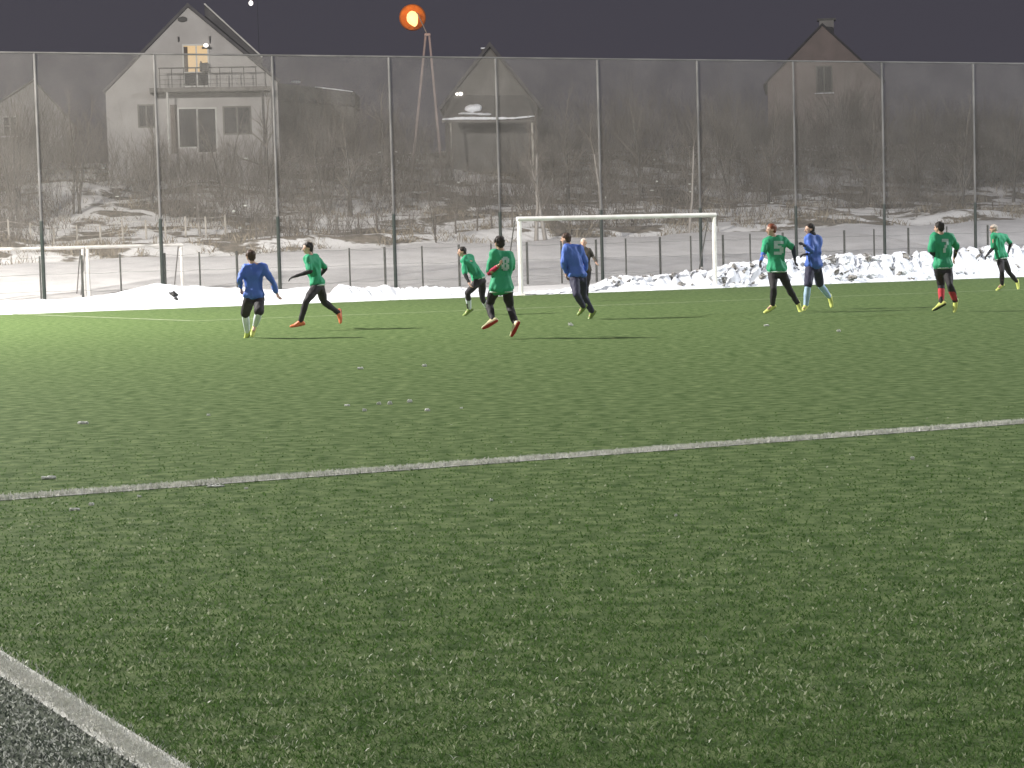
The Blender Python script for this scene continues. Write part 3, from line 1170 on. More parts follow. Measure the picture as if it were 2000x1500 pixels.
PALEBARK = mat("pale_birch_bark", (0.34, 0.31, 0.28), (0.22, 0.20, 0.18), 2.0, 0.9)
trees = [
    (30, 104, 7.0, "bushy bare tree at the left edge before the dim house", dict(stems=3)),
    (150, 108, 6.5, "bare many-stemmed tree left of the pale house", dict(stems=3)),
    (300, 110, 4.2, "bare shrub tree in front of the pale house's left windows", dict(stems=2)),
    (432, 111, 4.6, "bare tree before the pale house right of its ground floor doors", dict(stems=2)),
    (520, 112, 5.6, "bare tree at the right corner of the pale house", dict()),
    (640, 112, 5.0, "bare tree before the low shed", dict(stems=2)),
    (684, 110, 4.8, "dark upright bare tree right of the low shed", dict(r=.14)),
    (745, 116, 7.5, "bare tree left of the orange street lamp", dict()),
    (1045, 98, 5.4, "slender pale-barked bare tree right of the steep cottage", dict(m=PALEBARK)),
    (1064, 99, 5.0, "pale-barked bare tree close beside another right of the cottage", dict(m=PALEBARK)),
    (1110, 118, 8.5, "tall bare tree between the cottage and the pale saplings behind the goal", dict()),
    (1176, 100, 5.2, "pale sapling behind the goal's crossbar middle", dict(m=PALEBARK)),
    (1250, 120, 8.8, "tall bare tree on the slope above the middle of the goal", dict()),
    (1345, 102, 6.2, "pale slim bare tree above the goal's right post", dict(m=PALEBARK, r=.08)),
    (1420, 122, 9.0, "broad bare tree on the slope left of the pinkish house", dict(stems=2)),
    (1500, 118, 7.5, "bare tree in front of the pinkish house's left corner", dict()),
    (1690, 118, 7.2, "bare tree in front of the pinkish house's right side", dict(stems=2)),
    (1790, 124, 8.6, "wide bare tree right of the pinkish house", dict(stems=2)),
    (1880, 116, 7.4, "bare tree near the right edge behind the tall fence", dict()),
    (1975, 122, 8.2, "last bare tree at the right edge behind the tall fence", dict(stems=2)),
    (390, 101, 2.6, "small forked bare tree among the snow patches below the pale house", dict(m=PALEBARK, r=.08)),
    (600, 98, 3.2, "thin bare sapling on the slope below the shed", dict(r=.05)),
    (850, 97, 3.0, "thin bare sapling on the slope left of the large goal", dict(r=.05)),
]
for k, (px, Y, h, lab, kw) in enumerate(trees):
    bare_tree(px, Y, h, lab, 100 + k, **kw)

# ------------------------------------------------------------------ players
SKIN = mat("skin", (0.62, 0.40, 0.31), (0.54, 0.33, 0.25), 8, 0.55)
EYEM = mat("eye_dark", (0.03, 0.02, 0.02), (0.05, 0.03, 0.03), 8, 0.3)
LIP = mat("lip", (0.40, 0.18, 0.16), (0.34, 0.15, 0.13), 8, 0.5)
GREENS = mat("green_bib", (0.038, 0.38, 0.19), (0.026, 0.30, 0.148), 5, 0.7, lo=.3, hi=.7)
BLUES = mat("blue_jacket", (0.090, 0.185, 0.60), (0.068, 0.14, 0.50), 5, 0.6, lo=.3, hi=.7)
BLACKC = mat("black_cloth", (0.022, 0.019, 0.022), (0.034, 0.030, 0.034), 6, 0.75)
NAVY = mat("navy_cloth", (0.030, 0.030, 0.062), (0.042, 0.040, 0.078), 6, 0.7)
OLIVE = mat("dark_olive_cloth", (0.050, 0.042, 0.034), (0.07, 0.06, 0.048), 6, 0.8)
WHITES = mat("white_sock", (0.72, 0.76, 0.80), (0.60, 0.65, 0.72), 6, 0.8)
LBLUE = mat("light_blue_sock", (0.50, 0.66, 0.88), (0.42, 0.58, 0.82), 6, 0.8)
REDS = mat("red_sock", (0.58, 0.055, 0.07), (0.46, 0.04, 0.055), 6, 0.8)
REDSLEEVE = mat("crimson_sleeve", (0.55, 0.05, 0.11), (0.42, 0.035, 0.08), 6, 0.8)
PRINT = mat("white_print", (0.50, 0.66, 0.59), (0.40, 0.56, 0.49), 14, 0.6)
HEM = mat("pale_hem", (0.62, 0.72, 0.68), (0.52, 0.62, 0.58), 6, 0.7)


def bootmat(n_, c):
    return mat(n_, c, tuple(x * .85 for x in c), 6, 0.4)


B_YELLOW = bootmat("yellow_green_boot", (0.72, 0.78, 0.22))
B_ORANGE = bootmat("orange_red_boot", (0.85, 0.22, 0.10))
B_CREAM = bootmat("cream_boot", (0.82, 0.74, 0.46))
B_GREENY = bootmat("green_black_boot", (0.22, 0.30, 0.07))
SOLE_R = bootmat("red_sole", (0.42, 0.03, 0.02))
SOLE_D = bootmat("dark_sole", (0.05, 0.06, 0.03))
HAIR_D = mat("dark_hair", (0.020, 0.015, 0.013), (0.034, 0.026, 0.022), 20, 0.6)
HAIR_B = mat("brown_hair", (0.055, 0.030, 0.022), (0.08, 0.045, 0.032), 20, 0.6)
HAIR_O = mat("ginger_hair", (0.24, 0.065, 0.025), (0.17, 0.042, 0.018), 20, 0.6)
HAIR_P = mat("pale_hair", (0.60, 0.52, 0.45), (0.5, 0.43, 0.37), 20, 0.7)

DIGITS = {
    "7": ["XXXXX", "XXXXX", "...XX", "...XX", "..XX.", "..XX.", ".XX..", ".XX..", ".XX.."],
    "5": ["XXXXX", "XXXXX", "XX...", "XXXX.", "XXXXX", "...XX", "...XX", "XXXXX", "XXXX."],
    "8": [".XXX.", "XXXXX", "XX.XX", "XX.XX", ".XXX.", "XX.XX", "XX.XX", "XXXXX", ".XXX."],
    "2": [".XXX.", "XXXXX", "XX.XX", "...XX", "..XXX", ".XXX.", "XXX..", "XXXXX", "XXXXX"],
}


def solve(par, spec, Y, L):
    """place a joint seen at a pixel so that the bone from par has its real length; sign gives towards (-) or away (+)"""
    px, py, sg = spec
    q = Q(px, py, par.y)
    d = (q - par).length
    if sg == 0 or d >= L:
        return q if sg == 0 or d < L * 1.25 else q
    return Q(px, py, par.y + sg * math.sqrt(L * L - d * d))


def hand_shells(bm, wrist, d, side, s, curl=0.8):
    """palm, five unequal bent fingers (thumb from the palm's side)"""
    d = d.normalized()
    n = d.cross(Vector((0.2, 1, 0.1))).normalized()
    if n.length < .1:
        n = Vector((0, 0, 1))
    w = d.cross(n).normalized()
    pc = wrist + d * .052 * s
    hull(bm, ell(wrist, .026 * s), ell(wrist + d * .085 * s, (.040 * s, .016 * s, .02 * s), (w, n, d)))
    for i, ln in enumerate((.066, .078, .072, .055)):
        o = wrist + d * .088 * s + w * (.030 - .020 * i) * s
        k = (d + n * .35 * curl).normalized()
        q = o + k * ln * .52 * s
        k2 = (d + n * 1.5 * curl).normalized()
        limb(bm, (o, .0095 * s), (q, .0088 * s), (q + k2 * ln * .5 * s, .0075 * s))
    o = wrist + d * .035 * s + w * .034 * s
    q = o + (d * .7 + w * .7).normalized() * .036 * s
    limb(bm, (o, .012 * s), (q, .0105 * s), (q + (d + n * .5).normalized() * .03 * s, .0085 * s))


def player(label, feet, Y, J, face, shirt, legs, socks, boots, soles, hair, arms="shirt", forearm=None, gloves=False,
           number=None, hem=None, hair_style="short", low=-.05, neckwear=None, Hs=1.72, group=None, trousers="tights", loose=0.0, print_at=None, size=(13, 26)):
    """J: pixel positions of the joints (2000 px picture); third value: depth sense relative to the parent joint"""
    s = Hs / 1.72
    k = Y / FPX
    ground = P(*feet)
    org = Vector((ground.x, Y, 0))

    def A(px, py, dz=0.0):
        return Q(px, py, Y + dz)
    head = A(*J["head"])
    neck = A(*J["neck"])
    hip = A(*J["hip"])
    shL, shR = A(*J["shL"]), A(*J["shR"])
    hl = J.get("hipd", (0.085, 0.0))
    hw = Vector((hl[0], hl[1], 0.0)) * s
    hipL, hipR = hip - hw, hip + hw
    elL = solve(shL, J["elL"], Y, .29 * s)
    haL = solve(elL, J["haL"], Y, .25 * s)
    elR = solve(shR, J["elR"], Y, .29 * s)
    haR = solve(elR, J["haR"], Y, .25 * s)
    knL = solve(hipL, J["knL"], Y, .43 * s)
    anL = solve(knL, J["anL"], Y, .42 * s)
    knR = solve(hipR, J["knR"], Y, .43 * s)
    anR = solve(knR, J["anR"], Y, .42 * s)
    toL = Q(*J["toL"][:2], anL.y + (J["toL"][2] if len(J["toL"]) > 2 else 0))
    toR = Q(*J["toR"][:2], anR.y + (J["toR"][2] if len(J["toR"]) > 2 else 0))
    lat = (shR - shL).normalized()
    spine = (neck - hip).normalized()
    front = spine.cross(lat).normalized()          # either way round; only used as the thin axis
    f = Vector((face[0], face[1], face[2] if len(face) > 2 else -0.05)).normalized()
    upv = (head - neck).normalized().lerp(Vector((0, 0, 1)), .6).normalized()
    rt = f.cross(upv).normalized()
    upv = rt.cross(f).normalized()
    ax = (rt, f, upv)
    chest = hip.lerp(neck, .66)
    waist = hip.lerp(neck, .32)
    tax = (lat, front, spine)
    hlat = (hipR - hipL).normalized()
    hax = (hlat, hlat.cross(spine).normalized(), spine)

    def torso(bm, g, top=0.0, low=0.0, hemw=0.0):
        e_h = ell(hip + spine * .02 - spine * low, ((.150 + hemw) * s + g, (.112 + hemw) * s + g, .09 * s + g * .5), hax)
        e_w = ell(waist, (.138 * s + g, .100 * s + g, .10 * s), tax)
        e_c = ell(chest, (.162 * s + g, .115 * s + g, .12 * s), tax)
        m_ = (shL + shR) / 2
        sl = m_ + (shL - m_) * .92
        sr_ = m_ + (shR - m_) * .92
        e_s1 = ell(sl, .060 * s + g)
        e_s2 = ell(sr_, .060 * s + g)
        e_n = ell(neck.lerp(m_, .35), (.066 * s + g * .6, .062 * s + g * .6, .05 * s), tax)
        hull(bm, e_h, e_w)
        hull(bm, e_w, e_c)
        hull(bm, e_c, e_s1, e_s2)
        hull(bm, e_s1, e_s2, e_n)

    # ---- body: one continuous surface
    bm = bmesh.new()
    torso(bm, 0)
    limb(bm, (neck.lerp(chest, .15), .060 * s), (head - upv * .05 * s - f * .012 * s, .053 * s))
    hull(bm, ell(head + upv * .022 * s - f * .008 * s, (.076 * s, .096 * s, .092 * s), ax))
    hull(bm, ell(head + f * .020 * s - upv * .01 * s, (.066 * s, .070 * s, .07 * s), ax), ell(head + f * .052 * s - upv * .082 * s, (.030 * s, .026 * s, .026 * s), ax))
    hull(bm, ell(head + f * .088 * s + upv * .008 * s, (.010 * s,) * 3), ell(head + f * .106 * s - upv * .026 * s, (.015 * s,) * 3))
    for sg in (-1, 1):
        hull(bm, ell(head + rt * sg * .077 * s - f * .01 * s - upv * .005 * s, (.012 * s, .022 * s, .033 * s), ax))
    for a_, b_, c_, (r0, r1, r2) in ((shL, elL, haL, (.050, .040, .027)), (shR, elR, haR, (.050, .040, .027)),
                                     (hipL, knL, anL, (.082, .053, .038)), (hipR, knR, anR, (.082, .053, .038))):
        limb(bm, (a_, r0 * s), (a_.lerp(b_, .4), r0 * .98 * s), (b_, r1 * s), (b_.lerp(c_, .35), r1 * 1.05 * s), (c_, r2 * s))
    for an, to in ((anL, toL), (anR, toR)):
        d = (to - an).normalized()
        limb(bm, (an, .036 * s), (an + d * .11 * s, .028 * s))
    bme = remesh(bm, "person", .0115, 3)
    bm = bmesh.new()
    bm.from_mesh(bme)
    nf = len(bm.faces)
    for sg in (-1, 1):
        hull(bm, ell(head + rt * sg * .031 * s + f * .083 * s + upv * .012 * s, (.013 * s, .008 * s, .007 * s), ax))
    bm.faces.ensure_lookup_table()
    for fc in bm.faces[nf:]:
        fc.material_index = 1
    nf = len(bm.faces)
    hull(bm, ell(head + f * .083 * s - upv * .057 * s, (.022 * s, .009 * s, .006 * s), ax))
    bm.faces.ensure_lookup_table()
    for fc in bm.faces[nf:]:
        fc.material_index = 2
    if not gloves:
        hand_shells(bm, haL, haL - elL, -1, s)
        hand_shells(bm, haR, haR - elR, 1, s)
    bmesh.ops.translate(bm, verts=bm.verts, vec=-org)
    bm.to_mesh(bme)
    bm.free()
    bme.polygons.foreach_set("use_smooth", [True] * len(bme.polygons))
    body = tag(link("person", bme, [SKIN, EYEM, LIP], loc=org), label, "person", group)

    def child(name, bm, m, voxel=.012, sm=3, fold=0.0, par=body, lab=None, fs=9.0):
        me = remesh(bm, name, voxel, sm, fold, fs, feet[0] * .37)
        me.transform(Matrix.Translation(-org))
        o = link(name, me, m, par)
        if lab:
            o["label"] = lab
        return o

    # ---- shirt or jacket
    g = .022 + loose
    bm = bmesh.new()
    torso(bm, g * s, low=low, hemw=.018 + loose)
    pass
    for a_, b_, c_ in ((shL, elL, haL), (shR, elR, haR)):
        limb(bm, (a_, (.058 + loose) * s), (a_.lerp(b_, .6), (.060 + loose) * s), (b_.lerp(a_, .12), (.056 + loose) * s))
        if arms == "shirt":
            limb(bm, (b_.lerp(a_, .12), (.055 + loose) * s), (b_, (.052 + loose) * s), (c_.lerp(b_, .1), .040 * s))
    sh_o = child("shirt", bm, shirt, .012, 4, .030, fs=7.0)
    if arms != "shirt":
        for a_, b_, c_ in ((shL, elL, haL), (shR, elR, haR)):
            bm = bmesh.new()
            limb(bm, (a_.lerp(b_, .65), .047 * s), (b_, .049 * s), (b_.lerp(c_, .4), .045 * s), (c_.lerp(b_, .06), .034 * s))
            child("sleeve", bm, forearm[0] if a_ is shL else forearm[1], .011, 3, .008)
    if hem == "pale":
        bm = bmesh.new()
        c = hip - spine * (low - .02) * s
        hull(bm, ell(c - spine * .055 * s, (.178 * s + g, .140 * s + g, .030 * s), hax))
        child("shirt_hem", bm, HEM, .012, 2, .006)
    # ---- number printed on the back
    if number:
        bvh = BVHTree.FromPolygons([v.co for v in sh_o.data.vertices], [tuple(p.vertices) for p in sh_o.data.polygons])
        rows = DIGITS[number]
        cx, cy = print_at
        wpx, hpx = size
        sub = 2
        vs, fs, idx = [], [], {}

        def vert(i, j):
            if (i, j) not in idx:
                px = cx + (i / (5 * sub) - .5) * wpx
                py = cy + (j / (9 * sub) - .5) * hpx
                d = ray(px, py).normalized()
                hit, nrm, _, dist = bvh.ray_cast(EYE - org, d)
                if hit is None:
                    return None
                idx[(i, j)] = len(vs)
                vs.append(tuple(hit - d * .009))
            return idx[(i, j)]
        for j in range(9 * sub):
            for i in range(5 * sub):
                if rows[j // sub][i // sub] == "X":
                    q = [vert(i, j), vert(i + 1, j), vert(i + 1, j + 1), vert(i, j + 1)]
                    if None not in q:
                        fs.append(q[::-1])
        if fs:
            link("number", fast_mesh("number", vs, fs), PRINT, sh_o)
    # ---- shorts / tights
    bm = bmesh.new()
    hull(bm, ell(hip + spine * .03, (.158 * s, .122 * s, .07 * s), hax), ell(hip - spine * .05, (.155 * s, .118 * s, .08 * s), hax))
    if trousers == "shorts":
        for a_, b_ in ((hipL, knL), (hipR, knR)):
            limb(bm, (a_, .105 * s), (a_.lerp(b_, .55), .098 * s), (a_.lerp(b_, .93), .092 * s))
        child("shorts", bm, legs, .012, 3, .012)
    else:
        w_ = 1.18 if trousers == "trousers" else 1.06
        for a_, b_, c_ in ((hipL, knL, anL), (hipR, knR, anR)):
            limb(bm, (a_, .098 * s * w_), (a_.lerp(b_, .5), .086 * s * w_), (b_, .062 * s * w_), (b_.lerp(c_, .35), .063 * s * w_), (c_, .046 * s * w_))
        child("trousers", bm, legs, .012, 3, .014)
    # ---- socks
    if socks is not None:
        for b_, c_ in ((knL, anL), (knR, anR)):
            bm = bmesh.new()
            st = .06 if trousers == "shorts" else .30
            limb(bm, (b_.lerp(c_, st), .068 * s), (b_.lerp(c_, .42), .070 * s), (c_, .048 * s))
            child("sock", bm, socks, .011, 2, .005)
    # ---- boots
    for b_, an, to, sp in ((knL, anL, toL, J["toL"]), (knR, anR, toR, J["toR"])):
        d = (to - an).normalized()
        sh_ = (b_ - an).normalized()
        d = (d - sh_ * d.dot(sh_) * .55).normalized()
        n_ = (sh_ - d * sh_.dot(d)).normalized()
        w_ = d.cross(n_).normalized()
        bx = (w_, d, n_)
        heel = an - d * .045 * s - n_ * .045 * s
        ball = heel + d * .17 * s - n_ * .008 * s
        tip = heel + d * .245 * s - n_ * .012 * s
        bm = bmesh.new()
        hull(bm, ell(an + n_ * .01, (.044 * s, .050 * s, .03 * s), bx), ell(heel, (.038 * s, .042 * s, .036 * s), bx), ell(ball, (.047 * s, .04 * s, .030 * s), bx))
        hull(bm, ell(ball, (.047 * s, .045 * s, .030 * s), bx), ell(tip, (.036 * s, .03 * s, .024 * s), bx))
        bo = child("boot", bm, boots, .011, 2)
        bm = bmesh.new()
        hull(bm, ell(heel - n_ * .032 * s, (.034 * s, .038 * s, .010 * s), bx), ell(ball - n_ * .026 * s, (.042 * s, .042 * s, .010 * s), bx), ell(tip - n_ * .016 * s, (.028 * s, .026 * s, .010 * s), bx))
        child("sole", bm, soles, .010, 1, par=bo)
    # ---- hair or cap
    bm = bmesh.new()
    hull(bm, ell(head + upv * .034 * s - f * .018 * s, (.088 * s, .103 * s, .094 * s), ax))
    hull(bm, ell(head - f * .045 * s - upv * .02 * s, (.078 * s, .062 * s, .066 * s), ax))
    fm = f.copy()
    hm = remesh(bm, "hair", .010, 3, .012, 28, feet[0] * .11)
    bm = bmesh.new()
    bm.from_mesh(hm)
    # leave the face free: cut away what lies in front of a sloping plane
    pc = head + f * .045 * s + upv * .045 * s
    pn = (f * .8 - upv * .62).normalized()
    geom = bm.verts[:] + bm.edges[:] + bm.faces[:]
    r_ = bmesh.ops.bisect_plane(bm, geom=geom, plane_co=pc, plane_no=pn, clear_outer=True)
    ed = [e for e in bm.edges if e.is_boundary]
    if ed:
        bmesh.ops.holes_fill(bm, edges=ed)
    bmesh.ops.translate(bm, verts=bm.verts, vec=-org)
    bm.to_mesh(hm)
    bm.free()
    link({"cap": "cap", "hat": "woollen_hat"}.get(hair_style, "hair"), hm, hair, body)
    if hair_style == "band":
        bm = bmesh.new()
        hull(bm, ell(head + upv * .028 * s - f * .004 * s, (.092 * s, .110 * s, .022 * s), ax))
        child("headband", bm, BLACKC, .010, 2)
    if neckwear is not None:
        bm = bmesh.new()
        limb(bm, (neck + upv * .005, .075 * s), (neck + upv * .06 * s + f * .02 * s, .070 * s))
        child("neck_warmer", bm, neckwear, .012, 2, .008)
    if gloves:
        for e_, h_, sg in ((elL, haL, -1), (elR, haR, 1)):
            bm = bmesh.new()
            hand_shells(bm, h_, h_ - e_, sg, 1.15 * s)
            bmesh.ops.translate(bm, verts=bm.verts, vec=-org)
            link("glove", bm_mesh(bm, "glove"), gloves, body, smooth=True)
    return body


GB, GG = "players in blue", "players in green bibs"
player("player in a blue jacket and black shorts running away at left, seen from behind", (482, 662), 37.7,
       dict(head=(489, 501), neck=(494, 514), shL=(481, 524, -.02), shR=(514, 522, .04), hip=(496, 584), hipd=(.09, .02),
            elL=(468, 546, -1), haL=(471, 563, 1), elR=(530, 548, 0), haR=(540, 571, 1),
            knL=(479, 614, 1), anL=(483, 648, 1), toL=(478, 662, .1), knR=(506, 610, -1), anR=(498, 636, 1), toR=(494, 650, -.1)),
       (-.62, .75), BLUES, BLACKC, WHITES, B_YELLOW, SOLE_D, HAIR_B, trousers="shorts", Hs=1.68, group=GB, loose=.008)

player("player in a green bib with black sleeves and orange boots sprinting left", (570, 645), 41.3,
       dict(head=(601, 485), neck=(606, 498), shL=(600, 505, -.15), shR=(616, 503, .13), hip=(621, 560), hipd=(.02, .09),
            elL=(606, 530, -1), haL=(579, 539, -1), elR=(635, 524, 1), haR=(624, 540, 1),
            knL=(598, 588, -1), anL=(587, 628, 1), toL=(566, 641, 0), knR=(633, 590, 1), anR=(660, 610, 1), toR=(668, 636, .02)),
       (-1, -.25), GREENS, BLACKC, None, B_ORANGE, SOLE_R, HAIR_D, arms="under", forearm=(BLACKC, BLACKC), gloves=BLACKC, hem="pale", Hs=1.72, group=GG, loose=.006)

player("player in a green bib and dark cap bending forward left of the large goal", (917, 617), 48.0,
       dict(head=(902, 492), neck=(908, 500), shL=(905, 511, -.12), shR=(918, 503, .14), hip=(938, 548), hipd=(.03, .09),
            elL=(908, 534, -1), haL=(916, 552, -1), elR=(932, 528, 1), haR=(924, 548, 1),
            knL=(913, 573, -1), anL=(917, 603, 1), toL=(906, 616, 0), knR=(942, 582, 1), anR=(956, 606, 1), toR=(966, 617, .0)),
       (-1, -.2, -.15), GREENS, BLACKC, WHITES, B_GREENY, SOLE_D, HAIR_D, arms="under", forearm=(BLACKC, BLACKC), hem="pale", hair_style="cap", Hs=1.68, group=GG, trousers="tights", loose=.008)

player("player in a green bib with one crimson sleeve running away left of the goal post", (998, 662), 34.6,
       dict(head=(975, 475), neck=(980, 490), shL=(966, 497, -.04), shR=(994, 500, .06), hip=(979, 562), hipd=(.09, .03),
            elL=(956, 533, -1), haL=(972, 520, -1), elR=(1000, 524, 1), haR=(990, 530, 1),
            knL=(955, 594, 1), anL=(962, 625, -1), toL=(943, 640, -.05), knR=(996, 600, 1), anR=(1007, 632, -1), toR=(999, 658, -.03)),
       (-.55, .8), GREENS, BLACKC, None, B_CREAM, SOLE_R, HAIR_D, arms="under", forearm=(REDSLEEVE, BLACKC), number="8", hem="pale", low=.03, print_at=(987, 515), size=(15, 27), Hs=1.72, group=GG, loose=.016)

player("player in a loose blue jacket and navy trousers running inside the goal frame", (1150, 624), 43.0,
       dict(head=(1105, 467), neck=(1112, 478), shL=(1107, 486, -.08), shR=(1133, 486, .10), hip=(1129, 543), hipd=(.08, .05),
            elL=(1100, 512, -1), haL=(1105, 534, 1), elR=(1143, 512, 1), haR=(1140, 532, 1),
            knL=(1126, 575, -1), anL=(1139, 598, 1), toL=(1131, 611, .05), knR=(1139, 577, 1), anR=(1156, 608, 1), toR=(1150, 623, 0)),
       (-.9, .3), BLUES, NAVY, None, B_GREENY, SOLE_D, HAIR_B, trousers="trousers", Hs=1.74, group=GB, loose=.016)

player("bald person in dark olive clothes half hidden behind the blue player in the goal", (1140, 591), 58.0,
       dict(head=(1140, 474), neck=(1141, 483), shL=(1133, 490, .03), shR=(1150, 489, -.02), hip=(1141, 533), hipd=(.085, .0),
            elL=(1129, 509, 0), haL=(1127, 526, 0), elR=(1158, 500, 0), haR=(1164, 512, -1),
            knL=(1137, 560, -1), anL=(1137, 583, 1), toL=(1133, 590, -.2), knR=(1145, 560, 0), anR=(1145, 583, 0), toR=(1147, 590, -.2)),
       (-.2, -1), OLIVE, BLACKC, None, B_GREENY, SOLE_D, HAIR_P, trousers="trousers", Hs=1.76, loose=.006)

player("red haired player in a green bib with blue sleeves lunging left of the goal heap", (1507, 612), 43.6,
       dict(head=(1506, 449), neck=(1513, 462), shL=(1497, 471, -.06), shR=(1531, 470, .05), hip=(1518, 532), hipd=(.09, -.02),
            elL=(1491, 495, -1), haL=(1486, 510, -1), elR=(1549, 482, 0), haR=(1552, 504, 1),
            knL=(1511, 563, -1), anL=(1509, 597, 1), toL=(1494, 608, -.05), knR=(1540, 563, 1), anR=(1558, 592, 1), toR=(1566, 616, .0)),
       (-1, -.25), GREENS, BLACKC, None, B_YELLOW, SOLE_D, HAIR_O, arms="under", forearm=(BLUES, NAVY), gloves=BLACKC, number="5", hem="pale", print_at=(1521, 484), size=(19, 27), Hs=1.80, group=GG, loose=.012)

player("player in a blue jacket, navy shorts and light blue socks jogging left with arms bent", (1573, 606), 45.0,
       dict(head=(1581, 448), neck=(1587, 459), shL=(1577, 466, -.07), shR=(1598, 466, .07), hip=(1589, 524), hipd=(.075, .05),
            elL=(1585, 490, -1), haL=(1572, 480, -1), elR=(1599, 492, -1), haR=(1577, 496, -1),
            knL=(1578, 558, -1), anL=(1574, 596, 1), toL=(1568, 606, -.08), knR=(1601, 555, 1), anR=(1620, 580, 1), toR=(1624, 596, 0)),
       (-1, -.3), BLUES, NAVY, LBLUE, B_YELLOW, SOLE_D, HAIR_D, trousers="shorts", gloves=BLACKC, neckwear=BLACKC, Hs=1.80, group=GB, loose=.008)

player("player in a green bib with number 7 and red socks, seen from behind", (1850, 612), 41.3,
       dict(head=(1834, 445), neck=(1839, 456), shL=(1823, 464, -.03), shR=(1858, 465, .05), hip=(1842, 525), hipd=(.09, .02),
            elL=(1819, 492, -1), haL=(1829, 502, 1), elR=(1869, 484, 1), haR=(1864, 502, 1),
            knL=(1838, 555, 1), anL=(1839, 591, -1), toL=(1825, 604, .02), knR=(1855, 557, -1), anR=(1866, 588, 1), toR=(1864, 611, -.02)),
       (-.75, .62), GREENS, BLACKC, REDS, B_YELLOW, SOLE_D, HAIR_D, arms="under", forearm=(BLACKC, BLACKC), number="7", hem="pale", print_at=(1846, 480), size=(13, 27), Hs=1.74, group=GG, trousers="tights", loose=.012)

player("player in a green bib with dark headband running near the right edge", (1955, 567), 57.4,
       dict(head=(1940, 447), neck=(1945, 456), shL=(1940, 461, -.10), shR=(1963, 463, .10), hip=(1957, 507), hipd=(.06, .07),
            elL=(1939, 485, -1), haL=(1929, 497, -1), elR=(1974, 475, 0), haR=(1970, 490, 1),
            knL=(1957, 531, -1), anL=(1957, 556, 1), toL=(1946, 565, -.05), knR=(1971, 532, 1), anR=(1986, 550, 1), toR=(1989, 563, 0)),
       (-1, -.2), GREENS, BLACKC, None, B_YELLOW, SOLE_D, HAIR_P, arms="under", forearm=(BLACKC, BLACKC), gloves=BLACKC, hem="pale", hair_style="band", Hs=1.76, group=GG, loose=.008)

# ------------------------------------------------------------------ turf fibres
def blades(name, X, Y, hgt, wid, m, lean=0.6):
    n = len(X)
    az = RNG.uniform(0, 2 * np.pi, n)
    la = RNG.uniform(0, 2 * np.pi, n)
    ln = RNG.uniform(0.25, 1, n) ** 0.6 * lean
    dx, dy = np.cos(az) * wid / 2, np.sin(az) * wid / 2
    tx, ty = X + np.cos(la) * ln * hgt, Y + np.sin(la) * ln * hgt
    tz = hgt * np.sqrt(np.clip(1 - (ln * 0.93) ** 2, 0.06, 1))
    mx, my, mz = X + (tx - X) * 0.42, Y + (ty - Y) * 0.42, tz * 0.62
    v = np.empty((n, 5, 3))
    v[:, 0] = np.stack([X - dx, Y - dy, np.zeros(n)], 1)
    v[:, 1] = np.stack([X + dx, Y + dy, np.zeros(n)], 1)
    v[:, 2] = np.stack([mx + dx * .85, my + dy * .85, mz], 1)
    v[:, 3] = np.stack([mx - dx * .85, my - dy * .85, mz], 1)
    v[:, 4] = np.stack([tx, ty, tz], 1)
    i = np.arange(n)[:, None] * 5
    f = np.concatenate([i + np.array([[0, 1, 2]]), i + np.array([[0, 2, 3]]), i + np.array([[3, 2, 4]])])
    return link(name, fast_mesh(name, v.reshape(-1, 3), f), m)


def dist_to_line(X, Y, a, b):
    d = (b - a).normalized()
    return np.abs((X - a.x) * -d.y + (Y - a.y) * d.x), (X - a.x) * d.x + (Y - a.y) * d.y


def fibre(m, share=0.45):
    """thin plastic fibres let part of the light through"""
    n, l = m.node_tree.nodes, m.node_tree.links
    b = n["Principled BSDF"]
    src = b.inputs["Base Color"].links[0].from_socket
    t = n.new("ShaderNodeBsdfTranslucent")
    l.new(src, t.inputs["Color"])
    x = n.new("ShaderNodeMixShader")
    x.inputs[0].default_value = share
    l.new(b.outputs[0], x.inputs[1])
    l.new(t.outputs[0], x.inputs[2])
    l.new(x.outputs[0], n["Material Output"].inputs["Surface"])
    return m


BLADE = mat("turf_fibre", (0.048, 0.105, 0.024), (0.125, 0.222, 0.062), 0.9, 0.6, island=0.75, lo=0.2, hi=0.85, spec=0.12)
PALE = mat("frosted_fibre", (0.30, 0.36, 0.20), (0.46, 0.50, 0.34), 0.9, 0.5, island=0.8, lo=0.2, hi=0.8, spec=0.4)
GREYB = mat("worn_fibre", (0.050, 0.062, 0.050), (0.70, 0.72, 0.66), 0.9, 0.6, island=0.85, lo=0.35, hi=0.85)


for m_ in (BLADE, PALE, GREYB):
    fibre(m_)


def sample(n, y0, y1, power):
    """positions on the pitch, denser close to the touchline camera stand"""
    t = RNG.uniform(0, 1, n)
    e = 1 - power
    Y = (y0 ** e + t * (y1 ** e - y0 ** e)) ** (1 / e)
    X = RNG.uniform(-1, 1, n) * (0.27 * Y + 0.8)
    return X, Y


def lines_mask(X, Y):
    dh, _ = dist_to_line(X, Y, HALF_A, HALF_B)
    dt, _ = dist_to_line(X, Y, TOUCH_A, TOUCH_B)
    return (dh < 0.10) | (dt < 0.062)


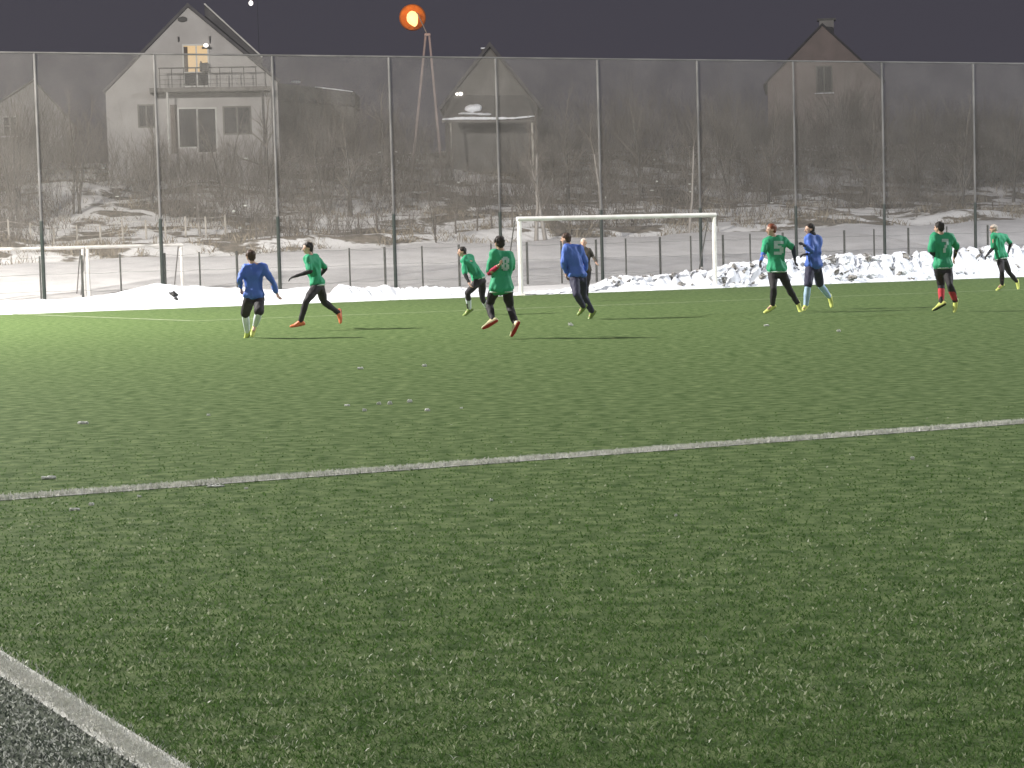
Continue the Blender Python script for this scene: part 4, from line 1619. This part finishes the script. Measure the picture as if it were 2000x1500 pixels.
X, Y = sample(250000, 4.3, 19, 2.0)
keep = ~lines_mask(X, Y) & (RNG.uniform(0, 1, len(X)) < np.clip((19 - Y) / 11, 0, 1))
X, Y = X[keep], Y[keep]
cl = np.array([noise.noise(Vector((x * 1.1, y * 1.1, 0.3))) + 0.6 * noise.noise(Vector((x * 4, y * 4, 2.0))) for x, y in zip(X, Y)])
d_out = (X - TOUCH_A.x) * -td.y + (Y - TOUCH_A.y) * td.x      # side of the touchline
outside = d_out < -0.05 if ((0 - TOUCH_A.x) * -td.y + (10 - TOUCH_A.y) * td.x) > 0 else d_out > 0.05
r = RNG.uniform(0, 1, len(X))
pale = (r < (0.05 + 0.06 * np.clip(cl, -0.7, 1.4)) * np.clip(1.9 - Y / 9, 0.35, 1.3) * np.where(X < -0.2 * Y + 0.6, 1.5, 1.0)) & ~outside
hgt = RNG.uniform(0.009, 0.019, len(X)) * np.clip(1.35 - Y / 22, 0.5, 1)
wid = np.maximum(0.0026, 0.0006 * Y) * RNG.uniform(0.7, 1.4, len(X))
g = ~pale & ~outside
tag(blades("turf_fibres", X[g], Y[g], hgt[g], wid[g], BLADE, lean=1.0), "short green artificial turf fibres covering the pitch", "turf", kind="stuff")
tag(blades("frosted_turf_fibres", X[pale], Y[pale], hgt[pale] * 1.2, wid[pale] * 1.55, PALE, lean=0.95), "pale frosted fibre tips scattered through the green turf", "turf", kind="stuff")
o = outside
tag(blades("worn_turf_fibres", X[o], Y[o], hgt[o], wid[o] * 1.6, GREYB, lean=0.95), "greyish worn turf fibres outside the white touchline", "turf", kind="stuff")


def line_fibres(name, a, b, w, n, hg, wd, label):
    t = RNG.uniform(0, 1, n)
    d = (b - a).normalized()
    s = RNG.normal(0, 0.36, n).clip(-1.08, 1.08) * w / 2 * 1.35
    X = a.x + (b.x - a.x) * t - d.y * s
    Y = a.y + (b.y - a.y) * t + d.x * s
    o = blades(name, X, Y, RNG.uniform(0.6, 1.1, n) * hg, RNG.uniform(0.7, 1.4, n) * wd, LINE, lean=0.8)
    tag(o, label, "line fibres", kind="stuff")


line_fibres("touch_line_fibres", t0 - td * 1.5, t1 + td * 2.0, 0.125, 11000, 0.024, 0.0036, "white turf fibres of the broad touchline in the near corner")
line_fibres("halfway_line_fibres", HALF_A, h1 + hd * 1.0, 0.20, 14000, 0.034, 0.008, "white turf fibres of the long line across the pitch")


# thicket: countless stems over the slope
rnd = random.Random(55)
segs = []
for k in range(4200):
    u = rnd.uniform(-32, 62)
    v = 29 + 32 * rnd.random() ** 0.75
    dens = nz(u, v, 20.0, 0.13)
    if dens < (0.16 if v < 41 else -0.35):
        continue
    p = UV(u, v, terr(u, v) - .05)
    hh = rnd.uniform(.7, 1.7) * (0.42 + 0.054 * (v - 29)) * (1 + .5 * dens)
    for s in range(rnd.randint(3, 6)):
        d = Vector((rnd.gauss(0, .35), rnd.gauss(0, .35), 1)).normalized()
        branch(segs, p + Vector((rnd.gauss(0, .15), rnd.gauss(0, .15), 0)), d, hh, rnd.uniform(.009, .018), 1, rnd, .5, .1, (2, 4))
v, f = prisms(segs)
tag(link("brushwood", fast_mesh("brushwood", v, f), TWIG), "tangled leafless brushwood covering the hillside", "brushwood", kind="stuff")

# crumbs of snow caught in the twigs
bm = bmesh.new()
for k in range(130):
    u = rnd.uniform(-30, 40)
    v = 34 + 22 * rnd.random()
    if nz(u, v, 40.0, 0.2) < 0.0:
        continue
    c = UV(u, v, terr(u, v) + rnd.uniform(.1, 1.9))
    hull(bm, ell(c, (rnd.uniform(.04, .12), rnd.uniform(.04, .10), rnd.uniform(.02, .06))))
tag(link("branch_snow", bm_mesh(bm, "branch_snow"), WET), "crumbs of old snow caught in the leafless brushwood", "snow", kind="stuff")

# dry grass tufts on the slope
n = 60000
u_ = RNG.uniform(-34, 64, n)
v_ = 28 + 30 * RNG.uniform(0, 1, n) ** 1.3
k = np.array([noise.noise(Vector((a * .35, b * .45, 7.0))) + .5 * noise.noise(Vector((a, b * 1.2, 1.0))) for a, b in zip(u_, v_)])
s = k > 0.12
u_, v_ = u_[s], v_[s]
X_ = G0.x + EU.x * u_ + EV.x * v_
Y_ = G0.y + EU.y * u_ + EV.y * v_
Z_ = np.array([terr(a, b) for a, b in zip(u_, v_)])
o = blades("dry_grass", X_, Y_, RNG.uniform(.2, .55, len(X_)), RNG.uniform(.02, .05, len(X_)), DRY, lean=.9)
co = np.empty(len(o.data.vertices) * 3, dtype=np.float32)
o.data.vertices.foreach_get("co", co)
co = co.reshape(-1, 5, 3)
co[:, :, 2] += Z_[:, None]
o.data.vertices.foreach_set("co", co.ravel())
tag(o, "dry brown grass sticking out of the snow on the hillside", "dry grass", kind="stuff")


# ------------------------------------------------------------------ thin winter haze over the whole place
bm = bmesh.new()
bm_box(bm, (-320, -60, -1.2), (320, 420, 34))
m = bpy.data.materials.new("haze")
m.use_nodes = True
n, l = m.node_tree.nodes, m.node_tree.links
n.remove(n["Principled BSDF"])
pv = n.new("ShaderNodeVolumePrincipled")
pv.inputs["Color"].default_value = (0.9, 0.9, 0.92, 1)
pv.inputs["Density"].default_value = 0.00024
l.new(pv.outputs[0], n["Material Output"].inputs["Volume"])
tag(link("haze", bm_mesh(bm, "haze"), m), kind="stuff")

bpy.data.batch_remove([WORK_OB] + WORK_ME)
bpy.data.scenes.remove(WORK)
